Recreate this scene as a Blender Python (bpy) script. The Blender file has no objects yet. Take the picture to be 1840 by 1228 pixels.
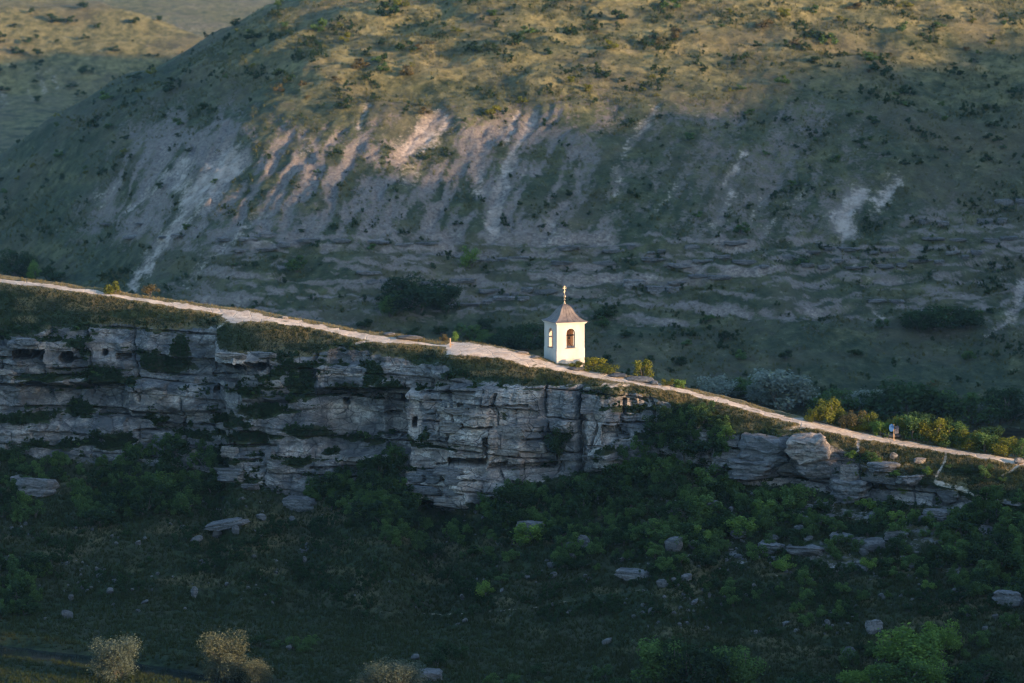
import bpy, bmesh, math, random
import numpy as np
from mathutils import Vector, Matrix

# ------------------------------------------------------------------ camera, sky, sun, exposure
sc = bpy.context.scene
PITCH = math.radians(6.0)
CAM = np.array([0.0, -500.0, 500.0 * math.tan(PITCH)])
FPX = 6537.0                                   # focal length in photograph pixels (1840 wide)
cam_d = bpy.data.cameras.new('camera')
cam = bpy.data.objects.new('camera', cam_d)
sc.collection.objects.link(cam)
cam.location = CAM
cam.rotation_euler = (math.pi / 2 - PITCH, 0, 0)
cam_d.sensor_width = 36.0
cam_d.lens = 36.0 * FPX / 1840.0
cam_d.clip_start = 1.0
cam_d.clip_end = 20000.0
cam_d.dof.use_dof = True
cam_d.dof.focus_distance = 500.0
cam_d.dof.aperture_fstop = 0.24
sc.camera = cam

SUN_AZ, SUN_EL = math.radians(-35.0), math.radians(8.0)      # azimuth measured from +X, towards the camera side
SUN = Vector((math.cos(SUN_EL) * math.cos(SUN_AZ), math.cos(SUN_EL) * math.sin(SUN_AZ), math.sin(SUN_EL)))
world = bpy.data.worlds.new('World')
sc.world = world
world.use_nodes = True
wn = world.node_tree
wn.nodes.clear()
sky = wn.nodes.new('ShaderNodeTexSky')
sky.sky_type = 'NISHITA'
sky.sun_disc = False
sky.sun_elevation = SUN_EL
sky.sun_rotation = math.pi / 2 - SUN_AZ
sky.altitude = 100.0
sky.air_density = 1.0
sky.dust_density = 0.6
sky.ozone_density = 2.8
bg = wn.nodes.new('ShaderNodeBackground')
bg.inputs['Strength'].default_value = 0.15
wo = wn.nodes.new('ShaderNodeOutputWorld')
wn.links.new(sky.outputs[0], bg.inputs[0])
wn.links.new(bg.outputs[0], wo.inputs[0])

sun_d = bpy.data.lights.new('sun', 'SUN')
sun_d.energy = 2.7
sun_d.angle = math.radians(0.8)
sun_d.color = (1.0, 0.685, 0.405)
sun = bpy.data.objects.new('sun', sun_d)
sc.collection.objects.link(sun)
sun.rotation_euler = SUN.to_track_quat('Z', 'Y').to_euler()

sc.view_settings.view_transform = 'Standard'
sc.view_settings.look = 'None'
sc.view_settings.exposure = 1.95
sc.view_settings.gamma = 1.0
sc.view_settings.use_curve_mapping = False
sc.render.engine = 'CYCLES'
sc.cycles.use_denoising = True
sc.cycles.denoising_prefilter = 'ACCURATE'
sc.cycles.filter_width = 1.25
sc.cycles.use_light_tree = False
sc.cycles.use_adaptive_sampling = False
sc.cycles.sample_clamp_indirect = 3.0
sc.cycles.max_bounces = 5
sc.cycles.diffuse_bounces = 4
sc.cycles.glossy_bounces = 2
sc.cycles.transmission_bounces = 3
sc.cycles.transparent_max_bounces = 4
sc.cycles.volume_bounces = 0
sc.cycles.caustics_reflective = False
sc.cycles.caustics_refractive = False

C = sc.collection
rng = np.random.default_rng(7)
random.seed(7)

# ------------------------------------------------------------------ helpers: rays, noise, meshes, materials
SP, CP = math.sin(PITCH), math.cos(PITCH)


def rays(px, py):
    a = (np.asarray(px, float) - 920.0) / FPX
    b = (614.0 - np.asarray(py, float)) / FPX
    return a, CP + b * SP, -SP + b * CP


def at(px, py, y):
    dx, dy, dz = rays(px, py)
    t = (np.asarray(y, float) + 500.0) / dy
    return np.stack([CAM[0] + t * dx, CAM[1] + t * dy, CAM[2] + t * dz], -1)


def proj(P):
    d = np.asarray(P, float) - CAM
    f = d[..., 1] * CP - d[..., 2] * SP
    u = d[..., 1] * SP + d[..., 2] * CP
    return 920.0 + FPX * d[..., 0] / f, 614.0 - FPX * u / f


def h2(ix, iy, seed=0):
    h = (ix.astype(np.int64) * 374761393 + iy.astype(np.int64) * 668265263 + seed * 982451653) & 0xFFFFFFFF
    h = ((h ^ (h >> 13)) * 1274126177) & 0xFFFFFFFF
    h = ((h ^ (h >> 15)) * 2246822519) & 0xFFFFFFFF
    return ((h ^ (h >> 16)) & 0xFFFFFF) / float(0xFFFFFF)


def vn(x, y, seed=0):
    x, y = np.broadcast_arrays(np.asarray(x, float), np.asarray(y, float))
    xf, yf = np.floor(x), np.floor(y)
    u, v = x - xf, y - yf
    u = u * u * (3 - 2 * u)
    v = v * v * (3 - 2 * v)
    ix, iy = xf.astype(np.int64), yf.astype(np.int64)
    a, b = h2(ix, iy, seed), h2(ix + 1, iy, seed)
    c, d = h2(ix, iy + 1, seed), h2(ix + 1, iy + 1, seed)
    return (a + (b - a) * u) * (1 - v) + (c + (d - c) * u) * v


def fbm(x, y, seed=0, octv=4, gain=0.5):
    s, amp, tot = 0.0, 1.0, 0.0
    for i in range(octv):
        s = s + amp * vn(x * 2 ** i + 13.7 * i, y * 2 ** i + 7.1 * i, seed + i)
        tot += amp
        amp *= gain
    return s / tot * 2 - 1                     # -1..1


def ss(a, b, x):
    t = np.clip((x - a) / (b - a), 0, 1)
    return t * t * (3 - 2 * t)


def K(x, pts):
    p = np.array(pts, float)
    return np.interp(x, p[:, 0], p[:, 1])


def smooth1(a, n):
    k = np.ones(n) / n
    return np.convolve(np.pad(a, n // 2, mode='edge'), k, 'valid')[:len(a)]


def softmin(a, b, k):
    h = np.clip(0.5 + 0.5 * (b - a) / k, 0, 1)
    return b * (1 - h) + a * h - k * h * (1 - h)


def tag(o, label=None, cat=None, group=None, kind=None):
    if label:
        o['label'] = label
    if cat:
        o['category'] = cat
    if group:
        o['group'] = group
    if kind:
        o['kind'] = kind
    return o


def mesh_np(name, V, F, smooth=False, masks=None):
    """V (n,3), F (m,k) -> mesh; masks (n,4) stored as the colour attribute 'masks'"""
    me = bpy.data.meshes.new(name)
    V = np.ascontiguousarray(V, np.float32)
    F = np.ascontiguousarray(F, np.int32)
    m, k = F.shape
    me.vertices.add(len(V))
    me.vertices.foreach_set('co', V.ravel())
    me.loops.add(m * k)
    me.loops.foreach_set('vertex_index', F.ravel())
    me.polygons.add(m)
    me.polygons.foreach_set('loop_start', np.arange(0, m * k, k, dtype=np.int32))
    me.polygons.foreach_set('use_smooth', np.full(m, smooth, bool))
    if masks is not None:
        at_ = me.attributes.new('masks', 'FLOAT_COLOR', 'POINT')
        at_.data.foreach_set('color', np.ascontiguousarray(masks, np.float32).ravel())
    me.update(calc_edges=True)
    return me


def obj(name, me, mat=None, parent=None, loc=None):
    o = bpy.data.objects.new(name, me)
    C.objects.link(o)
    if mat is not None and me is not None and not me.materials:
        me.materials.append(mat)
    if parent is not None:
        o.parent = parent
    if loc is not None:
        o.location = loc
    return o


def subset(name, V, F, M, mat, smooth=False):
    ids, inv = np.unique(F.ravel(), return_inverse=True)
    return obj(name, mesh_np(name, V[ids], inv.reshape(F.shape), smooth, M[ids]), mat)


def grid_faces(R, J):
    i = np.arange(R * J).reshape(R, J)
    return np.stack([i[1:, :-1], i[1:, 1:], i[:-1, 1:], i[:-1, :-1]], -1)


class NT:
    """small node-tree builder"""

    def __init__(self, name):
        self.m = bpy.data.materials.new(name)
        self.m.use_nodes = True
        self.t = self.m.node_tree
        self.t.nodes.clear()
        self.out = self.t.nodes.new('ShaderNodeOutputMaterial')

    def n(self, typ, **kw):
        nd = self.t.nodes.new('ShaderNode' + typ)
        for k, v in kw.items():
            setattr(nd, k, v)
        return nd

    def set(self, sock, v):
        if hasattr(v, 'bl_rna') and 'NodeSocket' in v.bl_rna.identifier or isinstance(v, bpy.types.NodeSocket):
            self.t.links.new(v, sock)
        elif isinstance(v, tuple) and len(v) == 3 and sock.type == 'RGBA':
            sock.default_value = (*v, 1)
        else:
            sock.default_value = v

    def noise(self, scale, vec=None, detail=4.0, rough=0.55, dist=0.0):
        nd = self.n('TexNoise')
        nd.inputs['Scale'].default_value = scale
        nd.inputs['Detail'].default_value = detail
        nd.inputs['Roughness'].default_value = rough
        nd.inputs['Distortion'].default_value = dist
        if vec is not None:
            self.set(nd.inputs['Vector'], vec)
        return nd.outputs[0]

    def pos(self, scale=(1, 1, 1), rot=(0, 0, 0), obj_space=False):
        mp = self.n('Mapping')
        mp.inputs['Scale'].default_value = scale
        mp.inputs['Rotation'].default_value = rot
        src = self.n('TexCoord').outputs['Object'] if obj_space else self.n('NewGeometry').outputs['Position']
        self.set(mp.inputs['Vector'], src)
        return mp.outputs[0]

    def ramp(self, fac, lo, hi, a=0.0, b=1.0):
        nd = self.n('MapRange')
        nd.interpolation_type = 'SMOOTHSTEP'
        self.set(nd.inputs['Value'], fac)
        nd.inputs['From Min'].default_value = lo
        nd.inputs['From Max'].default_value = hi
        nd.inputs['To Min'].default_value = a
        nd.inputs['To Max'].default_value = b
        return nd.outputs[0]

    def math(self, op, a, b=0.0):
        nd = self.n('Math', operation=op)
        self.set(nd.inputs[0], a)
        self.set(nd.inputs[1], b)
        return nd.outputs[0]

    def mix(self, fac, a, b, typ='MIX'):
        nd = self.n('Mix', data_type='RGBA', blend_type=typ)
        self.set(nd.inputs[0], fac)
        self.set(nd.inputs[6], a)
        self.set(nd.inputs[7], b)
        return nd.outputs[2]

    def bump(self, height, strength=0.5, dist=0.1):
        nd = self.n('Bump')
        nd.inputs['Strength'].default_value = strength
        nd.inputs['Distance'].default_value = dist
        self.set(nd.inputs['Height'], height)
        return nd.outputs[0]

    def principled(self, col, rough=0.9, normal=None, spec=0.2, metal=0.0):
        p = self.n('BsdfPrincipled')
        self.set(p.inputs['Base Color'], col)
        self.set(p.inputs['Roughness'], rough)
        p.inputs['Specular IOR Level'].default_value = spec
        p.inputs['Metallic'].default_value = metal
        if normal is not None:
            self.set(p.inputs['Normal'], normal)
        self.t.links.new(p.outputs[0], self.out.inputs['Surface'])
        return self.m

    def masks(self):
        a = self.n('Attribute', attribute_name='masks')
        s = self.n('SeparateColor')
        self.set(s.inputs[0], a.outputs['Color'])
        return s.outputs[0], s.outputs[1], s.outputs[2], a.outputs['Alpha']


# ---- terrain materials.  masks: R vegetation, G path / bare pale soil, B tone (pale rock), A dry grass, on the far hill with sunlit warmth
def rock_colour(t, tone):
    strat = t.noise(1.0, t.pos((0.24, 0.24, 0.62)), 6, 0.70, 0.9)
    blot = t.noise(0.35, t.pos((1, 1, 1.3)), 5, 0.62, 0.4)
    streak = t.noise(1.0, t.pos((1.6, 1.6, 0.22)), 4, 0.6)
    fine = t.noise(3.2, t.pos(), 4, 0.7)
    c = t.mix(t.ramp(strat, 0.38, 0.62), (0.120, 0.112, 0.106), (0.40, 0.355, 0.315))
    c = t.mix(t.ramp(blot, 0.42, 0.66), c, (0.100, 0.100, 0.103))
    c = t.mix(t.math('MULTIPLY', t.ramp(streak, 0.55, 0.72), 0.55), c, (0.075, 0.075, 0.08))
    pale = t.mix(t.ramp(strat, 0.38, 0.64), (0.45, 0.36, 0.29), (0.74, 0.625, 0.52))
    pale = t.mix(t.math('MULTIPLY', t.ramp(blot, 0.46, 0.64), 0.8), pale, (0.46, 0.32, 0.245))
    pale = t.mix(t.math('MULTIPLY', t.ramp(streak, 0.52, 0.74), 0.7), pale, (0.17, 0.165, 0.165))
    c = t.mix(t.ramp(tone, 0.25, 0.8), c, pale)
    lich = t.noise(0.075, t.pos((1, 1, 1.6)), 5, 0.7)
    c = t.mix(t.ramp(lich, 0.46, 0.62, 0.0, 0.62), c, (0.078, 0.073, 0.068))
    vo = t.n('TexVoronoi', feature='DISTANCE_TO_EDGE')
    vo.inputs['Scale'].default_value = 0.42
    wv = t.n('VectorMath', operation='ADD')
    t.set(wv.inputs[0], t.pos((0.75, 0.75, 1.5)))
    nv = t.n('TexNoise')
    nv.inputs['Scale'].default_value = 0.9
    t.set(wv.inputs[1], nv.outputs[1])
    t.set(vo.inputs['Vector'], wv.outputs[0])
    crack = t.ramp(vo.outputs['Distance'], 0.0, 0.035, 1.0, 0.0)
    c = t.mix(t.math('MULTIPLY', crack, t.ramp(blot, 0.40, 0.55, 0.15, 0.85)), c, (0.045, 0.044, 0.044))
    c = t.mix(t.ramp(fine, 0.36, 0.62, 0.55, 0.0), c, (0.09, 0.088, 0.085))
    return c, t.math('SUBTRACT', fine, t.math('MULTIPLY', crack, 0.5)), strat


def grass_colour(t, dry):
    big = t.noise(0.12, t.pos(), 4, 0.6)
    mid = t.noise(0.9, t.pos(), 5, 0.7)
    c = t.mix(t.ramp(mid, 0.3, 0.7), (0.012, 0.022, 0.010), (0.046, 0.062, 0.026))
    c = t.mix(t.ramp(big, 0.45, 0.62, 0, 0.55), c, (0.066, 0.060, 0.034))
    d = t.mix(t.ramp(mid, 0.35, 0.65), (0.13, 0.095, 0.045), (0.30, 0.225, 0.11))
    return t.mix(dry, c, d), mid


def near_material():
    t = NT('ridge_ground')
    veg, path, tone, dry = t.masks()
    rc, fine, strat = rock_colour(t, tone)
    gc, mid = grass_colour(t, dry)
    brk = t.noise(0.8, t.pos((1, 1, 1.6)), 5, 0.7)
    vf = t.math('ADD', veg, t.math('MULTIPLY', t.math('SUBTRACT', brk, 0.5), 2.2))
    c = t.mix(t.ramp(vf, 0.40, 0.62), rc, gc)
    pn = t.noise(0.7, t.pos(), 5, 0.7)
    pc = t.mix(t.ramp(pn, 0.3, 0.7), (0.40, 0.305, 0.225), (0.63, 0.51, 0.395))
    pf = t.math('ADD', path, t.math('MULTIPLY', t.math('SUBTRACT', brk, 0.5), 1.8))
    c = t.mix(t.ramp(pf, 0.34, 0.72), c, pc)
    h = t.math('ADD', fine, t.math('MULTIPLY', strat, 1.2))
    return t.principled(c, 0.95, t.bump(h, 0.8, 0.22), 0.1)


def far_material():
    t = NT('hill_ground')
    veg, pale, tone, dry = t.masks()
    big = t.noise(0.05, t.pos(), 4, 0.6)
    mid = t.noise(0.35, t.pos(), 5, 0.7)
    fine = t.noise(1.1, t.pos((1, 1, 1.8)), 5, 0.75)
    g = t.mix(t.ramp(mid, 0.3, 0.7), (0.030, 0.044, 0.026), (0.095, 0.105, 0.054))
    d = t.mix(t.ramp(mid, 0.3, 0.68), (0.095, 0.088, 0.035), (0.31, 0.25, 0.105))
    g = t.mix(dry, g, d)
    g = t.mix(t.ramp(t.noise(0.16, t.pos(), 6, 0.7), 0.50, 0.64, 0, 0.75), g, (0.030, 0.044, 0.022))
    g = t.mix(t.ramp(big, 0.42, 0.66, 0, 0.45), g, (0.13, 0.105, 0.07))
    s = t.mix(t.ramp(fine, 0.3, 0.7), (0.135, 0.108, 0.092), (0.34, 0.28, 0.235))
    grn = t.math('ADD', t.math('MULTIPLY', t.math('SUBTRACT', fine, 0.5), 2.4), t.math('MULTIPLY', t.math('SUBTRACT', mid, 0.5), 1.6))
    vf = t.math('ADD', veg, grn)
    c = t.mix(t.ramp(vf, 0.20, 0.72), s, g)
    p = t.mix(t.ramp(mid, 0.3, 0.7), (0.34, 0.265, 0.212), (0.54, 0.435, 0.355))
    pf = t.math('ADD', pale, t.math('MULTIPLY', grn, 0.95))
    c = t.mix(t.ramp(pf, 0.26, 1.08), c, p)
    return t.principled(c, 0.95, t.bump(t.math('ADD', fine, mid), 0.9, 0.7), 0.1)


M_NEAR = near_material()
M_FAR = far_material()


def flat_mat(name, c1, c2, scale=1.0, rough=0.9, bump=0.3, spec=0.2, metal=0.0, obj_space=True, dist=0.05):
    t = NT(name)
    nz = t.noise(scale, t.pos(obj_space=obj_space), 5, 0.65)
    return t.principled(t.mix(t.ramp(nz, 0.3, 0.7), c1, c2), rough, t.bump(nz, bump, dist), spec, metal)


# ------------------------------------------------------------------ near ridge: crest, path, cliff, slope, meadow
DPX = 2.2
px = np.arange(-260.0, 2101.0, DPX)
J = len(px)
XR = (px - 920.0) / 13.07
YR = -0.45 * XR
crest = smooth1(K(px, [(-260, 458), (0, 495), (100, 508), (200, 522), (300, 537), (400, 552), (470, 560), (560, 577), (640, 593), (700, 600),
              (760, 608), (800, 613), (850, 616), (900, 624), (940, 634), (1000, 651), (1060, 664), (1120, 673), (1180, 685),
              (1240, 699), (1308, 716), (1382, 736), (1456, 753), (1530, 772), (1603, 787), (1677, 799), (1751, 811), (1840, 825), (2100, 868)]), 9)
pedge = crest + K(px, [(0, 15), (200, 14), (400, 17), (430, 26), (470, 18), (560, 14), (640, 20), (690, 22), (760, 16), (805, 17), (822, 23), (890, 21),
                       (943, 21), (995, 16), (1060, 15), (1090, 17), (1150, 17), (1240, 12), (1308, 13), (1382, 16), (1456, 18), (1530, 16), (1677, 12), (1840, 12)])
ctop = smooth1(K(px, [(-260, 560), (0, 596), (100, 590), (200, 584), (300, 592), (395, 588), (410, 628), (480, 634), (560, 640), (610, 624), (690, 640), (770, 648),
             (800, 650), (850, 682), (900, 690), (1000, 692), (1060, 692), (1130, 702), (1200, 725), (1280, 765), (1340, 785), (1420, 782),
             (1500, 800), (1560, 842), (1640, 868), (1720, 885), (1840, 905), (2100, 950)]), 7)
cbot = smooth1(K(px, [(-260, 785), (0, 815), (100, 828), (250, 832), (390, 855), (480, 880), (540, 905), (600, 872), (700, 852), (735, 885), (770, 915), (850, 915),
             (930, 880), (1040, 850), (1120, 840), (1200, 815), (1300, 875), (1450, 880), (1560, 905), (1640, 908), (1840, 940), (2100, 985)]), 15)
ctop = np.maximum(ctop, pedge + 14)
cbot = np.maximum(cbot, ctop + 18)
N0, N1, N2, N3 = 9, 46, 165, 185
ZF = -33.0


def seg(a, b, n, end=False):
    t = np.linspace(0, 1, n + 1)[:None if end else -1]
    return a[None, :] + (b - a)[None, :] * t[:, None]


PY = np.concatenate([seg(crest, pedge, N0), seg(pedge, ctop, N1), seg(ctop, cbot, N2), seg(cbot, np.full(J, 1310.0), N3, True)])
R = PY.shape[0]
PX = np.broadcast_to(px, PY.shape)
rate = np.empty((R, J))
rate[:N0] = 3.3
rate[N0:N0 + N1] = 0.95
rate[N0 + N1:N0 + N1 + N2] = 0.17
rate[N0 + N1 + N2:] = 1.9
rate = np.stack([smooth1(rate[:, j], 5) for j in (0,)], 1) * np.ones((1, J))
Q = np.cumsum(np.diff(PY, axis=0, prepend=PY[:1]) / 13.07 * rate, axis=0)
Y = YR[None, :] - Q
dx_, dy_, dz_ = rays(PX, PY)
YFL = -500.0 + dy_ * (ZF - CAM[2]) / dz_
Y = softmin(Y, YFL, 5.0)
P = at(PX, PY, Y)
X, Z = P[..., 0], P[..., 2]

cw = ss(ctop - 10, ctop + 10, PY) * (1 - ss(cbot - 22, cbot + 14, PY))         # cliff weight
gw = ss(pedge - 3, pedge + 4, PY)                                                # below the path
tal = ss(cbot - 10, cbot + 25, PY) * ss(-32.6, -30.5, Z)                         # talus slope
U = X * 1.097 + 300                                                             # along the ridge
zs = Z + 0.035 * X + 0.5 * fbm(U / 14, Z / 9, 3, 2)

# layered limestone: strata with own offsets, blocks and open joints
edges = np.cumsum(np.random.default_rng(3).uniform(0.8, 3.6, 60)) - 75
li = np.searchsorted(edges, zs)
lo, hi = edges[np.clip(li - 1, 0, 59)], edges[np.clip(li, 0, 59)]
fz = np.clip((zs - lo) / np.maximum(hi - lo, 0.1), 0, 1)
dzl, dzh = zs - lo, hi - zs
L = 2.2 + 6.5 * h2(li, li * 0, 5)
uc = (U + 40 * h2(li, li * 0, 6) + 0.35 * fbm(U * 0.8, Z * 1.5, 8, 2)) / L
ci = np.floor(uc)
fu = uc - ci
jo = h2(ci.astype(np.int64), li, 9)
lay_off = (h2(li, li * 0, 11) - 0.5) * 0.8
blk = (jo - 0.5) * 1.5
hj = ss(0.30, 0.62, vn(U / 5.5, li * 3.1, 21)) * (0.35 + 0.65 * vn(U / 1.7, li * 7.7, 22))
joint = np.exp(-(dzl / 0.16) ** 2) * 1.5 * hj
vj = np.exp(-((np.minimum(fu, 1 - fu) * L) / 0.11) ** 2) * 0.8 * (h2(ci.astype(np.int64), li, 31) > 0.68) * (0.3 + 0.7 * vn(U / 2, Z / 1.5, 35))
rough = 0.6 * fbm(U * 0.33, Z * 0.5, 41, 5, 0.6) + 0.24 * fbm(U * 1.5, Z * 1.9, 47, 4, 0.65)
ledge = 0.22 * fbm(U * 0.10, zs * 1.55, 51, 3, 0.6)
smoothf = np.zeros_like(X)


WOBE = fbm(PX / 22.0, PY / 14.0, 17, 4, 0.6)


def ell(cx, cy, rx, ry, wob=0.35):
    out = np.zeros_like(PX)
    j0, j1 = np.clip([int((cx - 2.6 * rx + 260) / DPX), int((cx + 2.6 * rx + 260) / DPX) + 1], 0, J)
    c = np.s_[:, j0:j1]
    d = np.sqrt(((PX[c] - cx) / rx) ** 2 + ((PY[c] - cy) / ry) ** 2) + 1.1 * wob * WOBE[c]
    out[c] = 1 - ss(0.55, 1.3, d)
    return out


# smooth pale faces of the amphitheatre and the great wall
for e in [(612, 755, 45, 36), (705, 760, 38, 26), (760, 752, 22, 42), (290, 715, 60, 18), (190, 625, 30, 15), (1085, 760, 30, 45), (425, 720, 30, 26),
          (1385, 835, 45, 20)]:
    smoothf = np.maximum(smoothf, ell(*e, 0.2))
D = cw * ((1 - 0.75 * smoothf) * (lay_off + blk + ledge * 1.2 - joint - vj) + (1 - 0.4 * smoothf) * rough)

# buttresses, recesses and overhangs (metres towards the viewer)


def bump_x(a, b, wl, wr, y0, y1, wy=14):
    return ss(a - wl, a + wl, PX) * (1 - ss(b - wr, b + wr, PX)) * ss(y0 - wy, y0 + wy, PY) * (1 - ss(y1 - wy, y1 + wy, PY))


Bm = 2.4 * bump_x(401, 470, 2.5, 60, 560, 655, 8)
Bm += 1.2 * bump_x(235, 395, 6, 4, 690, 740, 5) - 1.2 * bump_x(60, 220, 20, 8, 690, 760, 8)
Bm += 2.6 * bump_x(742, 800, 5, 6, 700, 900, 8) + 2.2 * bump_x(790, 830, 14, 50, 606, 700, 8)
Bm += 2.2 * bump_x(800, 1045, 5, 6, 690, 930, 8)
Bm += 2.6 * bump_x(1054, 1118, 5, 14, 690, 850, 6)
Bm -= 2.6 * bump_x(575, 742, 16, 5, 700, 815, 6) + 1.4 * bump_x(678, 742, 3, 3, 714, 792, 3)
Bm += 1.3 * bump_x(570, 690, 6, 22, 655, 708, 5)
Bm += 1.6 * bump_x(20, 230, 20, 6, 610, 690, 6) - 0.9 * bump_x(96, 160, 8, 8, 628, 680, 5)
Bm += 1.0 * bump_x(440, 540, 8, 8, 640, 720, 5)
Bm += (1.3 * fbm(U / 11, Z / 40, 61, 2) + 1.2 * fbm(U / 4.5, Z / 16, 63, 3)) * cw
vc = np.abs((U / 7.3 + 0.35 * fbm(U / 6, Z / 5, 65, 3)) % 1.0 - 0.5) * 7.3
Bm -= 1.3 * np.exp(-((3.65 - vc) / 0.16) ** 2) * ss(0.42, 0.6, vn(U / 9, Z / 4, 67)) * cw
D = D + Bm * np.maximum(cw, ss(crest + 10, crest + 22, PY) * (1 - ss(cbot - 10, cbot + 20, PY)))

# caves, hewn doors, slots and cracks: (x0, y0, x1, y1, depth, roughness of the outline)
caves = [(32, 630, 61, 643, 7, .4), (64, 628, 85, 643, 7, .4), (120, 633, 137, 648, 6, .4), (189.5, 627, 197, 638, 4, .1), (212, 636, 233, 645, 2, .3),
         (393, 691, 399.5, 703, 4, .1), (416, 651, 450, 663, 7, .35), (463, 649, 490, 661, 7, .35), (606.5, 718, 613.5, 730, 4, .1),
         (696, 711, 746, 724, 4.5, .3), (734, 748, 742, 759, 2, .15), (756.5, 746, 763.5, 764, 4, .1), (676, 744, 700, 750, 1.4, .4),
         (818, 822, 886, 835, 5, .3), (890, 832, 1000, 840, 2.2, .5), (881, 784, 889, 830, 1.8, .25), (832, 725, 868, 730, 1.2, .5),
         (1094, 762, 1122, 792, 1.8, .25), (838, 764, 900, 768, 1.2, .4), (280, 762, 332, 770, 2.0, .5), (50, 684, 78, 694, 1.5, .5),
         (0, 641, 34, 643.5, 1.0, .3), (136, 643, 165, 646, 1.0, .4), (950, 786, 1000, 789, 0.9, .4), (1049, 700, 1054, 760, 1.6, .5), (1058, 745, 1064, 800, 1.3, .6),
         (985, 690, 989, 740, 1.2, .6), (1120, 715, 1124, 760, 1.2, .5), (1066, 797, 1110, 799, .9, .3), (1062, 797, 1066, 815, .9, .4), (795, 830, 900, 833, .9, .5),
         (760, 858, 870, 861, 1.0, .5), (770, 884, 850, 887, 1.0, .5), (240, 772, 330, 776, 1.2, .5), (770, 700, 870, 704, 1.0, .5), (880, 725, 960, 729, 1.0, .5),
         (0, 688, 45, 692, 1.2, .5), (390, 800, 500, 803, 1.0, .5), (400, 826, 470, 829, 1.0, .5), (560, 838, 650, 842, 1.0, .5), (380, 672, 430, 675, .8, .5)]
caveM = np.zeros_like(X)
DC = np.zeros_like(X)                        # hollows go straight back into the rock
wobx = fbm(PX / 9.0, PY / 7.0, 71, 3)
woby = fbm(PX / 11.0, PY / 9.0, 72, 3)
for x0, y0, x1, y1, dp, wb in caves:
    s = min(x1 - x0, y1 - y0)
    a, b = PX + wobx * wb * s * 1.3, PY + woby * wb * s * 1.1
    e = 1.4
    m = ss(x0 - e, x0 + e, a) * (1 - ss(x1 - e, x1 + e, a)) * ss(y0 - e, y0 + e, b) * (1 - ss(y1 - e, y1 + e, b))
    caveM = np.maximum(caveM, m)
    DC = np.maximum(DC, dp * m)

# slopes: hummocks and sheep tracks on the talus, tussocky brow below the path
D = D + tal * (0.9 * fbm(U / 6, Z / 4, 81, 4, 0.55) + 0.25 * fbm(U * 1.1, Z * 2.4, 85, 3))
brow = gw * (1 - ss(ctop - 6, ctop + 12, PY))
D = D + brow * (0.55 * fbm(U / 4, Z / 2.5, 91, 4, 0.55) + 0.12 * fbm(U * 1.5, Z * 2.5, 95, 2))
# low rock steps in the talus right of the wall
step_w = ss(1180, 1300, PX) * ss(cbot, cbot + 15, PY) * (1 - ss(cbot + 110, cbot + 170, PY))
D = D + step_w * (0.7 * (h2(li, li * 0, 15) - 0.5) + 0.5 * (jo - 0.5) - 0.5 * joint) * ss(0.45, 0.6, vn(U / 7, Z / 2.0, 33))
# river channel in the valley floor
chan = K(px, [(-260, 1128), (0, 1162), (170, 1181), (330, 1206), (480, 1232), (700, 1270), (2100, 1500)])
chw = np.exp(-((PY - chan) / 13.0) ** 4)
P[..., 0] += -0.41 * D
P[..., 1] += -0.91 * D + DC
P[..., 2] += -1.5 * chw * (1 - ss(-32.6, -30.5, Z)) + 0.25 * fbm(PX / 30, PY / 5, 97, 3) * ss(-30.5, -32.6, Z)
rut = fbm(U * 0.35, Q * 0.9, 99, 3)
P[..., 2] += (1 - gw) * 0.16 * rut

# masks
pc_ = K(px, [(0, 9), (200, 8), (400, 9), (430, 12), (560, 8), (640, 10), (690, 11), (745, 10), (800, 9), (820, 12), (890, 11), (943, 11), (995, 9), (1060, 9),
             (1150, 9), (1240, 7.5), (1308, 7), (1382, 9), (1456, 9), (1530, 8), (1677, 6), (1840, 7)])
ph_ = K(px, [(0, 4.5), (200, 3.4), (260, 3.6), (400, 6), (430, 10), (470, 7), (560, 5), (640, 7), (680, 8), (720, 5), (750, 2.0), (800, 2.0), (815, 12), (890, 12.5), (943, 11.5),
             (995, 7), (1060, 6), (1150, 6), (1240, 4.5), (1308, 4.5), (1382, 6), (1456, 7), (1530, 6.5), (1677, 5), (1840, 5)])
ph_ = ph_ * (0.92 + 0.30 * fbm(px / 45, px * 0, 103, 3))
pd = np.abs(PY - (crest + pc_ + 1.3 * fbm(px / 60, px * 0, 104, 3))) / ph_ + 0.55 * fbm(PX / 16, PY / 4, 101, 4, 0.6)
pathM = 1 - ss(0.45, 1.35, pd)
pathM = pathM * (1 - 0.45 * np.exp(-((PY - crest - pc_) / 1.2) ** 2) * ss(0.45, 0.7, vn(PX / 40, PY * 0, 105)) * (ph_ > 4))


def line_mask(pts, w, px_=None, py_=None, wob=0.5):
    A, Bq = (PX, PY) if px_ is None else (px_, py_)
    m = np.zeros_like(A)
    for (xa, ya), (xb, yb) in zip(pts[:-1], pts[1:]):
        lx, ly = xb - xa, yb - ya
        t = np.clip(((A - xa) * lx + (Bq - ya) * ly) / (lx * lx + ly * ly), 0, 1)
        d = np.hypot(A - xa - t * lx, Bq - ya - t * ly)
        m = np.maximum(m, 1 - ss(w * 0.5, w * 1.3, d))
    return m


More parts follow.
